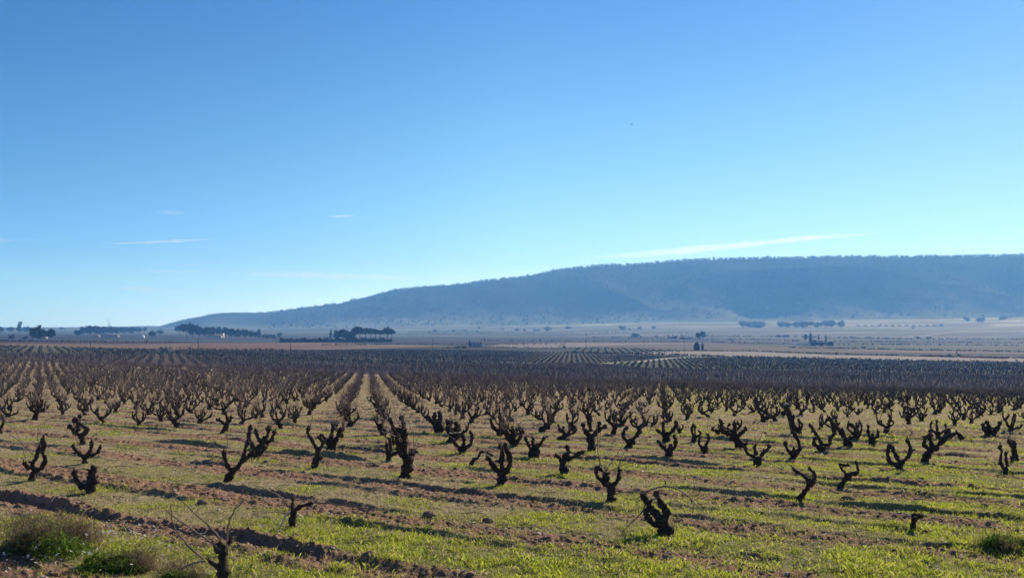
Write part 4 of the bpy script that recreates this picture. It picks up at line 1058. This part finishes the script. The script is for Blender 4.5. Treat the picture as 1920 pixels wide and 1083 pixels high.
for (px, b_, t_, w_, lab) in [(815, 622.5, 616, 8, 'small round tree far out on the plain, right of the umbrella pines'), (803, 623, 620.5, 5, 'tiny bush left of the small round tree on the plain'), (851, 621.5, 617.5, 11, 'first of two flat thickets on the middle plain'), (873, 621.5, 618, 13, 'second and wider of two flat thickets on the middle plain'),
                         (895, 622, 619, 7, 'small bush right of the flat thickets'), (898, 615.5, 612, 9, 'faint bush behind the flat thickets'), (943, 618.5, 614.5, 5, 'small faint tree left of the white barn'), (969, 620, 614.5, 10, 'faint tree left of the white barn'),
                         (983, 620, 616, 6, 'faint small bush just left of the white barn'), (1026, 620.5, 611, 14, 'rounded hazy tree right of the white barn'), (1066, 616, 611, 8, 'small hazy tree right of the rounded one'), (908, 637, 633, 4, 'small dark bush beyond the stone ruin'),
                         (1168, 618.5, 608.5, 13, 'larger hazy tree in the middle of the valley'), (1180, 619, 613, 4, 'thin hazy tree beside the larger one in mid valley'), (1200, 617, 612, 8, 'hazy shrub between two hazy trees in mid valley'), (1225, 617, 610, 8, 'right hazy tree in mid valley'),
                         (1192, 632.5, 625, 22, 'wide pale thicket in the middle of the valley'), (1266, 636, 629, 8, 'bush at the left of the valley hamlet'), (1280, 636, 631, 12, 'low bushes of the valley hamlet'), (1293, 636, 631, 10, 'bush left of the twin-topped tree clump'),
                         (1462, 632, 627, 10, 'left half of the flat thicket beyond the pinkish field'), (1474, 632, 627, 10, 'right half of the flat thicket beyond the pinkish field'), (1618, 652.5, 648.5, 11, 'dark lone bush right of the valley farm'), (1720, 634, 630, 10, 'bush by the pale road on the right'),
                         (1742, 635, 631, 12, 'wider bush by the pale road on the right'), (1651, 611, 607, 4, 'small tree at the end of the white field'), (1712, 616, 611, 5, 'small faint tree above the pale road'), (1765, 611, 606, 8, 'hazy shrub high on the right of the valley'),
                         (1836, 603, 594, 16, 'hazy tree clump under the bright slope at right'), (1882, 599, 590, 16, 'hazy tree near the right edge on the slope'), (1812, 602, 592, 12, 'hazy tree left of the bright slope at right'), (841, 653, 650.5, 7, 'low bush left of the stone ruin'), (857, 653, 648.5, 10, 'dark bush in the scrub left of the stone ruin'), (870, 653, 648, 10, 'bush hugging the stone ruin')]:
    TR.append((px, b_, t_, w_, 'low', lab, 'bushes of the plain'))
TR += [(880.5, 650, 635, 3.4, 'cypress', 'dark little cypress at the left end of the stone ruin', 'conifers of the plain'),
       (1308, 637, 623, 13, 'round', 'left tree of the twin-topped clump in the valley', 'trees of the valley'), (1318, 637, 620.5, 14, 'round', 'right, taller tree of the twin-topped clump in the valley', 'trees of the valley'),
       (1306.5, 656.5, 641, 9.5, 'cypress', 'broad cone-shaped cypress above the pinkish field', 'conifers of the plain'), (1317, 656.5, 641, 4.4, 'cypress', 'slim column cypress right of the broad one', 'conifers of the plain'),
       (1510, 640, 625, 8, 'round', 'roundish tree at the left of the valley farm', 'trees of the valley'), (1519.5, 644, 620, 5, 'cypress', 'tallest cypress of the valley farm', 'conifers of the plain'),
       (1535, 642, 625.5, 3, 'cypress', 'thin cypress behind the white farm building', 'conifers of the plain'), (1548.5, 647, 626.5, 3.6, 'cypress', 'cypress at the right end of the valley farm', 'conifers of the plain'),
       (1528, 648, 639, 14, 'low', 'dark shrubbery in front of the valley farm', 'bushes of the plain'), (1540, 648, 640, 12, 'low', 'right part of the shrubbery before the valley farm', 'bushes of the plain'), (1556, 648, 639.5, 14, 'low', 'bush under the right-hand farm cypress', 'bushes of the plain')]
for i, (px, w_) in enumerate([(1393, 14), (1403, 12), (1414, 14), (1426, 14), (1464, 12), (1476, 14), (1492, 14), (1505, 16), (1520, 14), (1533, 12), (1547, 14), (1560, 12), (1577, 14)]):
    TR.append((px, 613.5 + (px > 1440) * .5, 601.5 + rng.uniform(-.8, 3.5), w_ * rng.uniform(1.1, 1.7), 'round', 'very hazy tree, %s from the left in the %s clump below the hill' % (ordw(i + 1 if px < 1440 else i - 3), 'short left' if px < 1440 else 'long right'), 'hazy clumps below the hill'))
for (a1, a2, a3, a4, a5, a6, a7) in TR:
    tree(a1, a2, a3, a4, a5, a6, a7, mat=('hazed_crown' if a2 < 625 and a1 > 700 else 'foliage') if a5 in ('low', 'round') else 'pine')

# ---------------------------------------------------------------- buildings
def box_vf(x0, x1, y0, y1, z0, z1):
    V = np.array([(x0, y0, z0), (x1, y0, z0), (x1, y1, z0), (x0, y1, z0), (x0, y0, z1), (x1, y0, z1), (x1, y1, z1), (x0, y1, z1)], float)
    return V, np.array([(0, 3, 2, 1), (4, 5, 6, 7), (0, 1, 5, 4), (1, 2, 6, 5), (2, 3, 7, 6), (3, 0, 4, 7)])
def boxes(name, L, mat, parent=None):
    a = Acc()
    for b_ in L: a.add(*box_vf(*b_))
    return a.build(name, mat, parent, False)
def house(px, base, wpx, hpx, label, wallm='white_wall', roof=True, nwin=3, name='house', dep=7, rz=0.0, jag=False):
    X, Y = hit(px, base); w = wpx / F * Y; h = hpx / F * Y; z = float(zbase(X, Y))
    root = empty(name, (X, Y, z), rz); tag(root, label, 'house')
    wh = h * (.68 if roof else 1)
    if jag:
        L = []; n_ = 7
        for i in range(n_):
            L.append((-w / 2 + w * i / n_, -w / 2 + w * (i + 1) / n_ - .003, 0, .6, -.3, wh * random.uniform(.45, 1.1)))
        L += [(-w / 2, -w / 2 + .6, .61, dep, -.3, wh * .8), (w / 2 - .6, w / 2, .61, dep, -.3, wh * .5), (-w / 2 + .61, w / 2 - .61, dep - .6, dep, -.3, wh * .9)]
        boxes('wall', L, M[wallm], root)
    else: boxes('wall', [(-w / 2, w / 2, 0, dep, -.5, wh)], M[wallm], root)
    if roof:
        e = .4
        V = np.array([(-w / 2 - e, -e, wh), (w / 2 + e, -e, wh), (w / 2 + e, dep + e, wh), (-w / 2 - e, dep + e, wh), (-w / 2 - e, dep / 2, h), (w / 2 + e, dep / 2, h)], float)
        V = np.vstack([V, V - [0, 0, .18]])
        Q = np.array([(0, 1, 5, 4), (2, 3, 4, 5), (6, 10, 11, 7), (8, 11, 10, 9), (0, 6, 7, 1), (2, 8, 9, 3)]); T = np.array([(0, 4, 3), (1, 2, 5), (6, 9, 10), (7, 11, 8)])
        rf = mesh_np('roof', V, [Q, T], M['roof'], root, False)
        boxes('chimney', [(w * .22, w * .22 + .7, dep * .5 - .35, dep * .5 + .35, h - .5, h + .7)], M[wallm], rf)
    for i in range(nwin):
        cx = -w / 2 + w * (i + .5) / nwin
        boxes('window', [(cx - .5, cx + .5, -.04, .02, wh * .4, wh * .75)], M['glass'], root)
    if not jag: boxes('door', [(w * .05 - .1, w * .05 + .9, -.05, .03, 0, 2.0)], M['wood'], root)
    return root
house(402, 633.5, 24, 6.5, 'long low white farmhouse between the trunks of the pine grove', nwin=5)
house(415, 633.5, 6, 9, 'narrow pale building at the right end of the white farmhouse', roof=False, nwin=1)
house(205, 632, 30, 6, 'pale hillside farm in front of the long hazy grove at left', 'stone_wall', nwin=5)
house(178, 631.5, 12, 4, 'low shed left of the pale farm in front of the grove', 'stone_wall', nwin=2)
house(82, 634.5, 5, 3.2, 'tiny white shed seen between the two round trees', 'stone_wall', roof=False, nwin=1, name='shed')
house(618, 636, 14, 4.5, 'small white house behind the cypress hedge row', nwin=3)
house(893, 650, 24, 10, 'roofless stone ruin with broken walls next to a little cypress', 'stone_wall', False, 4, 'ruined_farmhouse', jag=True)
house(1006, 620, 14, 3.4, 'white barn in the hazy middle of the valley', nwin=3, name='barn')
house(1258, 634, 10, 4, 'pale house of the valley hamlet left of the twin-topped clump', nwin=2)
house(1231, 632, 4, 4, 'small pale hut of the valley hamlet', nwin=1, name='hut')
house(1372, 638, 5, 3, 'tiny white hut right of the twin-topped clump', nwin=1, roof=False, name='hut')
house(1534, 644, 20, 7.5, 'white farm building among cypresses in the valley', nwin=4)
house(1100, 606, 12, 4, 'pale farm high in the haze under the middle of the hill', nwin=2)
# boundary wall of the farm
X, Y = hit(1508, 647); w = 32 / F * Y
root = boxes('garden_wall', [(-w / 2, w / 2, 0, .5, -.4, 1.9), (-w / 2 - .2, w / 2 + .2, -.06, .56, 1.903, 2.05)], M['white_wall']); root.location = (X, Y, float(zbase(X, Y)))
tag(root, 'long white wall left of the farm shrubbery', 'wall')
# white polytunnel rows under the hill
X, Y = hit(1675, 613)
for i in range(12):
    px = 1608 + i * 13
    X, Y = hit(px, 611); w = 11.5 / F * Y; h = 3.2
    th = np.linspace(0, np.pi, 9); q = np.stack([np.cos(th) * w / 2, 0 * th, np.sin(th) * h], 1)
    V = np.vstack([q, q + [0, 30, 0]]); n9 = 9; i_ = np.arange(8)
    Q = np.stack([i_, i_ + 1, n9 + i_ + 1, n9 + i_], 1); 
    o = mesh_np('polytunnel', V, Q, M['white_wall']); o.location = (X, Y, float(zbase(X, Y)))
    tag(o, ordw(i + 1) + ' white tunnel from the left in the bright row below the hill', 'greenhouse', 'white tunnels under the hill')
# white smoking hut at the left
X, Y = hit(268, 634.5); z = float(zbase(X, Y))
root = empty('hut', (X, Y, z)); tag(root, 'small bright white round-topped hut alone on the left plain', 'hut')
w = 6.5 / F * Y; h = 7 / F * Y
a = Acc(); th = np.linspace(0, np.pi / 2, 6)
a.add(*tube([(0, 0, -.3), (0, 0, h * .45)] + [(0, 0, h * (.45 + .5 * math.sin(t))) for t in th[1:-1]], [w / 2, w / 2] + [w / 2 * math.cos(t) for t in th[1:-1]], 14, rng, .0)); a.build('wall', M['white_paint'], root, True)
boxes('door', [(-.55, .55, -w / 2 - .06, -w / 2 + .1, 0, 1.9)], M['wood'], root)

# ---------------------------------------------------------------- poles, pylon, mast
def pole(px, base, top, label, arm=True, far=None):
    X, Y = hit(px, base) if far is None else ((px - 960) / F * far, far)
    z = float(zbase(X, Y)); h = (HZ - top) / F * Y - z
    root = empty('utility_pole', (X, Y, z)); tag(root, label, 'pole')
    a = Acc(); a.add(*tube([(0, 0, -.5), (0, 0, h / 2), (0, 0, h)], [.19, .16, .12], 8, rng, 0)); a.build('pole_shaft', M['wood'], root)
    if arm:
        boxes('crossarm', [(-.9, .9, -.09, .09, h - .55, h - .35)], M['wood'], root)
        a = Acc()
        for x_ in (-.8, 0.35, .8): a.add(*tube([(x_, 0, h - .34), (x_, 0, h - .1)], [.07, .05], 6, rng, 0))
        a.build('insulators', M['white_wall'], root)
pole(372, 654, 634, 'nearest wooden pole with a crossarm on the orange field at left')
pole(170, 651, 641, 'short thin pole at the edge of the left vineyard', False)
pole(545, 655, 636, 'thin pole in front of the cypress hedge row')
pole(811, 655, 634, 'thin pole between the umbrella pines and the ruin')
pole(1099, 652, 626, 'slender pole right of the excavator')
pole(1283, 656, 640, 'slender pole left of the broad cypress')
pole(1376, 640, 626, 'thin pole above the tiny white hut', False)
pole(21, 622, 602, 'tall thin mast rising above the trees at the far left', False)
X = hit(204, 620); Y = X[1]; X = X[0]; z = float(zbase(X, Y)); h = (HZ - 598.5) / F * Y - z
root = empty('power_pylon', (X, Y, z)); tag(root, 'lattice power pylon showing above the hazy grove at left', 'pylon')
a = Acc(); wB, wT = h * .13, h * .05
for sx in (-1, 1):
    for sy in (-1, 1): a.add(*tube([(sx * wB, sy * wB, 0), (sx * wT * .7, sy * wT * .7, h * .6), (sx * wT * 2.4, sy * wT * .5, h)], [.35, .3, .25], 4, rng, 0, False))
for k in range(6):
    z0, z1 = h * .6 * k / 6, h * .6 * (k + 1) / 6; w0 = wB + (wT * .7 - wB) * k / 6; w1 = wB + (wT * .7 - wB) * (k + 1) / 6
    for sy in (-1, 1):
        a.add(*tube([(-w0, sy * w0, z0), (w1, sy * w1, z1)], [.18, .18], 3, rng, 0, False)); a.add(*tube([(w0, sy * w0, z0), (-w1, sy * w1, z1)], [.18, .18], 3, rng, 0, False))
a.build('lattice_body', M['metal'], root)
a = Acc(); a.add(*tube([(-wT * 3.6, 0, h), (wT * 3.6, 0, h)], [.3, .3], 4, rng, 0)); a.build('crossarm', M['metal'], root)
x_, y_, z_ = [float(q[0]) for q in hill_pt(np.array([783.]), np.array([1.0]))]
root = empty('radio_mast', (x_, y_, z_)); tag(root, 'thin radio mast on the crest of the hill', 'mast')
a = Acc(); a.add(*tube([(0, 0, -2), (0, 0, 12), (0, 0, 24)], [.8, .6, .4], 6, rng, 0)); a.build('mast_shaft', M['metal'], root)
a = Acc(); a.add(*tube([(-1.6, 0, 20), (1.6, 0, 20)], [.8, .8], 8, rng, 0)); a.build('antenna', M['metal'], root)

# ---------------------------------------------------------------- machines and vehicles
def excavator(px, base, wpx, label, flip=1, boomup=False):
    X, Y = hit(px, base); s = wpx / F * Y / 8.0
    root = empty('excavator', (X, Y, float(zbase(X, Y)) + .02)); tag(root, label, 'excavator')
    root.scale = (flip * s, s, s)
    for sy in (-1.1, 1.1):
        th = np.linspace(0, 2 * np.pi, 18, endpoint=False)
        px_ = np.where(np.cos(th) > 0, 1.4, -1.4) + .45 * np.cos(th); pz_ = .45 + .45 * np.sin(th)
        V = np.concatenate([np.stack([px_, np.full(18, sy - .28), pz_], 1), np.stack([px_, np.full(18, sy + .28), pz_], 1), [[0, sy - .28, .45], [0, sy + .28, .45]]])
        j = np.arange(18); j1 = (j + 1) % 18
        mesh_np('track', V, [np.stack([j, j1, 18 + j1, 18 + j], 1), np.concatenate([np.stack([np.full(18, 36), j1, j], 1), np.stack([np.full(18, 37), 18 + j, 18 + j1], 1)])], M['dark_metal'], root, False)
    boxes('house_body', [(-.1, 1.9, -1.2, 1.2, 1.0, 2.0), (.9, 2.0, -1.15, 1.15, 2.003, 2.35)], M['yellow'], root)
    cb = boxes('cab', [(-.9, -.103, -1.15, -.1, 1.0, 2.75)], M['yellow'], root)
    boxes('window', [(-.93, -.2, -1.18, -.4, 1.75, 2.6)], M['glass'], cb)
    if boomup: bp_ = [(-.6, .3, 1.5), (-1.6, .3, 4.2), (-2.4, .3, 6.2)]; ap_ = [(-2.4, .3, 6.2), (-1.9, .3, 4.6), (-1.6, .3, 3.6)]; bk = (-1.6, 3.0)
    else: bp_ = [(-.6, .3, 1.5), (-1.9, .3, 3.9), (-3.6, .3, 4.1)]; ap_ = [(-3.6, .3, 4.1), (-4.2, .3, 2.4), (-4.4, .3, 1.0)]; bk = (-4.4, .5)
    a = Acc(); a.add(*tube(bp_, [.34, .38, .26], 4, rng, 0)); a.build('boom', M['yellow'], root)
    a = Acc(); a.add(*tube(ap_, [.25, .22, .18], 4, rng, 0)); a.build('stick', M['yellow'], root)
    a = Acc(); x_, z_ = bk
    V = np.array([(x_ - .5, -.25, z_ + .5), (x_ + .5, -.25, z_ + .5), (x_ + .6, -.25, z_ - .1), (x_, -.25, z_ - .5), (x_ - .5, -.25, z_ - .2)]); V = np.vstack([V, V + [0, 1.1, 0]])
    Q = [(i, (i + 1) % 5, 5 + (i + 1) % 5, 5 + i) for i in range(1, 5)]
    mesh_np('bucket', V, [np.array(Q), np.array([(1, 2, 3), (1, 3, 4), (0, 1, 4), (6, 8, 7), (6, 9, 8), (5, 9, 6)])], M['dark_metal'], root, False)
excavator(1057, 651.5, 13.5, 'small excavator with bent arm working on the pale field in the centre')
excavator(1797, 667.5, 15, 'excavator with raised boom behind the dark soil heap at right', 1, True)
# soil heap
X, Y = hit(1781, 669.5); w = 26 / F * Y
th = np.linspace(0, 2 * np.pi, 30, endpoint=False); rr = np.linspace(1, 0, 8)
A_, B_ = np.meshgrid(th, rr); V = np.stack([np.cos(A_) * B_ * w / 2, np.sin(A_) * B_ * 4, (1 - B_ ** 1.5) * 2.6 * (.7 + .6 * vn(A_ * 2, B_ * 4)) - .2], -1).reshape(-1, 3)
o = mesh_np('soil_heap', V, grid_faces(8, 30, True), M['earth']); o.location = (X, Y, float(zbase(X, Y))); tag(o, 'dark heap of dug soil beside the raised-boom excavator', 'heap')
# red barrier netting, two stretches
def netting(px0, px1, base0, base1, label, hh=1.3):
    P0, P1 = hit(px0, base0), hit(px1, base1); n_ = 14
    X0, Y0 = P0; root = empty('barrier_fence', (X0, Y0, float(zbase(X0, Y0)))); tag(root, label, 'barrier')
    xs = np.linspace(0, P1[0] - X0, n_); ys = np.linspace(0, P1[1] - Y0, n_) + rng.normal(size=n_) * .15
    zs = zbase(xs + X0, ys + Y0) - float(zbase(X0, Y0))
    V = np.concatenate([np.stack([xs, ys, zs + .05], 1), np.stack([xs, ys, zs + hh + rng.normal(size=n_) * .08], 1), np.stack([xs, ys + .03, zs + .05], 1), np.stack([xs, ys + .03, zs + hh], 1)])
    i = np.arange(n_ - 1)
    mesh_np('netting', V, np.concatenate([np.stack([i, i + 1, n_ + i + 1, n_ + i], 1), np.stack([2 * n_ + i + 1, 2 * n_ + i, 3 * n_ + i, 3 * n_ + i + 1], 1)]), M['red_net'], root, False)
    for k in range(n_):
        a = Acc(); a.add(*tube([(xs[k], ys[k] + .1, zs[k] - .2), (xs[k], ys[k] + .1, zs[k] + hh + .2)], [.04, .04], 5, rng, 0)); a.build('stake', M['metal'], root)
netting(1727, 1773, 668, 669, 'left stretch of red barrier netting by the excavator')
netting(1800, 1888, 670, 672.5, 'long right stretch of red barrier netting')
def car(px, base, lpx, label, name='van', up=False):
    X, Y = hit(px, base); s = lpx / F * Y / 4.6
    root = empty(name, (X, Y, float(zbase(X, Y)) + .02), random.uniform(-.2, .2)); tag(root, label, name); root.scale = (s, s, s)
    prof = [(-2.3, .35), (2.3, .35), (2.3, 1.0), (1.5, 1.15), (1.0, 1.85 if name == 'van' else 1.5), (-1.9 if name == 'van' else -1.2, 1.9 if name == 'van' else 1.5), (-2.3, 1.2)]
    V = np.array([(x, -.85, z) for x, z in prof] + [(x, .85, z) for x, z in prof]); n_ = len(prof)
    Q = np.array([(i, (i + 1) % n_, n_ + (i + 1) % n_, n_ + i) for i in range(n_)])
    T = np.array([(0, i, i + 1) for i in range(1, n_ - 1)] + [(n_, n_ + i + 1, n_ + i) for i in range(1, n_ - 1)])
    mesh_np('body', V, [Q[:, ::-1], T], M['white_paint'], root, False)
    boxes('windscreen', [(1.02, 1.5, -.86, .86, 1.2, 1.55)], M['glass'], root)
    for x_ in (-1.4, 1.4):
        for y_ in (-.8, .8):
            a = Acc(); a.add(*tube([(x_, y_ - .12, .34), (x_, y_ + .12, .34)], [.34, .34], 14, rng, 0)); a.build('wheel', M['rubber'], root)
car(1492, 647.5, 7, 'white van parked at the left end of the farm wall')
car(1472, 646.5, 4.5, 'smaller white car on the track left of the white van', 'car')
car(1663, 633, 5, 'distant white car on the road right of the valley farm', 'car')
car(1831, 670, 9, 'bright white van among the red netting at right')

# ---------------------------------------------------------------- bird
D = 120.0
root = empty('bird', ((1184.5 - 960) / F * D, D, (HZ - 233.5) / F * D)); tag(root, 'tiny dark bird flying high in the clear sky', 'bird')
a = Acc(); a.add(*tube([(-.17, 0, 0), (-.12, 0, .005), (-.05, 0, .01), (.03, 0, .012), (.09, 0, .015), (.13, 0, .022), (.16, 0, .02), (.19, 0, .012)], [.012, .025, .04, .045, .032, .022, .02, .004], 8, rng, 0)); a.build('body', M['bird'], root)
for s in (-1, 1):
    V = np.array([(.07, 0, .02), (-.05, 0, .02), (.06, s * .12, .06), (-.04, s * .13, .055), (.0, s * .27, .03), (-.05, s * .22, .04)]); V = np.vstack([V, V - [0, 0, .008]])
    Q = np.array([(0, 1, 3, 2), (2, 3, 5, 4), (6, 8, 9, 7), (8, 10, 11, 9)]); mesh_np('wing', V, Q, M['bird'], root, False)
V = np.array([(-.14, -.01, 0), (-.14, .01, 0), (-.25, .04, 0), (-.25, -.04, 0)]); V = np.vstack([V, V - [0, 0, .006]]); mesh_np('tail', V, np.array([(0, 1, 2, 3), (7, 6, 5, 4)]), M['bird'], root, False)

# ---------------------------------------------------------------- cirrus and contrails, far beyond and above the haze
def cloud_mat(k):
    m = bpy.data.materials.new('ice_cloud'); m.use_nodes = True; n = m.node_tree; n.nodes.clear()
    out = n.nodes.new('ShaderNodeOutputMaterial'); v = n.nodes.new('ShaderNodeVolumePrincipled')
    v.inputs['Color'].default_value = (1, 1, 1, 1); v.inputs['Density'].default_value = k; v.inputs['Anisotropy'].default_value = .65
    n.links.new(v.outputs[0], out.inputs['Volume']); return m
def streak(pts, wid, alpha, label):
    """a thin drawn-out body of ice cloud 60 km away; pts (x,row) of its axis, wid its apparent half height"""
    P = np.array(pts, float); n_ = 90; nc = 14; D_ = 60000.0
    t = np.linspace(0, 1, n_); L = np.linspace(0, 1, len(P))
    px = np.interp(t, L, P[:, 0]); py = np.interp(t, L, P[:, 1])
    k = wid / F * D_
    ragged = .5 + .9 * fbm(t * 14 + px[0], t * 0 + py[0], 3)
    r = k * np.maximum(np.sin(np.pi * t) ** .8, .02) * ragged
    th = np.linspace(0, 2 * np.pi, nc, endpoint=False)
    X = ((px - 960) / F * D_)[:, None] + 0 * th[None]
    Y = D_ + 2.2 * r[:, None] * np.cos(th)[None]
    Z = ((HZ - py) / F * D_ + r * .5 * (fbm(t * 9, t * 0 + 3, 2) - .5))[:, None] + r[:, None] * np.sin(th)[None]
    V = np.stack([X, Y, Z], -1).reshape(-1, 3)
    j = np.arange(nc); j1 = (j + 1) % nc; V = np.vstack([V, V[:nc].mean(0), V[-nc:].mean(0)])
    o_ = (n_ - 1) * nc
    T = np.vstack([np.stack([np.full(nc, n_ * nc), j, j1], 1), np.stack([np.full(nc, n_ * nc + 1), o_ + j1, o_ + j], 1)])
    o = mesh_np('cloud_streak', V, [grid_faces(n_, nc, True)[:, ::-1], T[:, ::-1]], cloud_mat(alpha / (4.4 * k)))
    tag(o, label, 'cloud')
streak([(1060, 486), (1200, 477), (1350, 463), (1500, 448), (1690, 433)], 7, .20, 'long pale contrail rising to the right above the hill')
streak([(180, 457), (260, 455), (340, 451), (402, 448)], 3.4, .42, 'brightest short wisp of cloud at left')
streak([(610, 407), (640, 405), (668, 404)], 2.6, .32, 'tiny wisp of cloud high left of centre')
streak([(430, 513), (600, 516), (800, 523)], 7, .22, 'faint long band of cloud low at left above the hill slope')
streak([(250, 508), (330, 509), (420, 512)], 5, .16, 'very faint band continuing to the left of the long band')
streak([(200, 537), (280, 543), (370, 549)], 6, .16, 'faint slanting wisp low at left')
streak([(285, 398), (320, 398), (360, 400)], 4, .14, 'faintest small wisp high at left')
streak([(-60, 452), (0, 450), (90, 450)], 5, .12, 'faint wisp touching the left edge')

# ---------------------------------------------------------------- haze
m = bpy.data.materials.new('haze'); m.use_nodes = True; n = m.node_tree; n.nodes.clear()
out = n.nodes.new('ShaderNodeOutputMaterial'); pv = n.nodes.new('ShaderNodeVolumePrincipled')
pv.inputs['Color'].default_value = (.14, .40, 1.0, 1); pv.inputs['Absorption Color'].default_value = (1, 1, 1, 1); pv.inputs['Density'].default_value = .00022; pv.inputs['Anisotropy'].default_value = .05
n.links.new(pv.outputs[0], out.inputs['Volume'])
V, Q = box_vf(-9200, 9200, -5200, 8400, -60, 520)
tag(mesh_np('haze', V, Q, m, smooth=False), 'thin blue haze filling the valley', 'haze', kind='stuff')
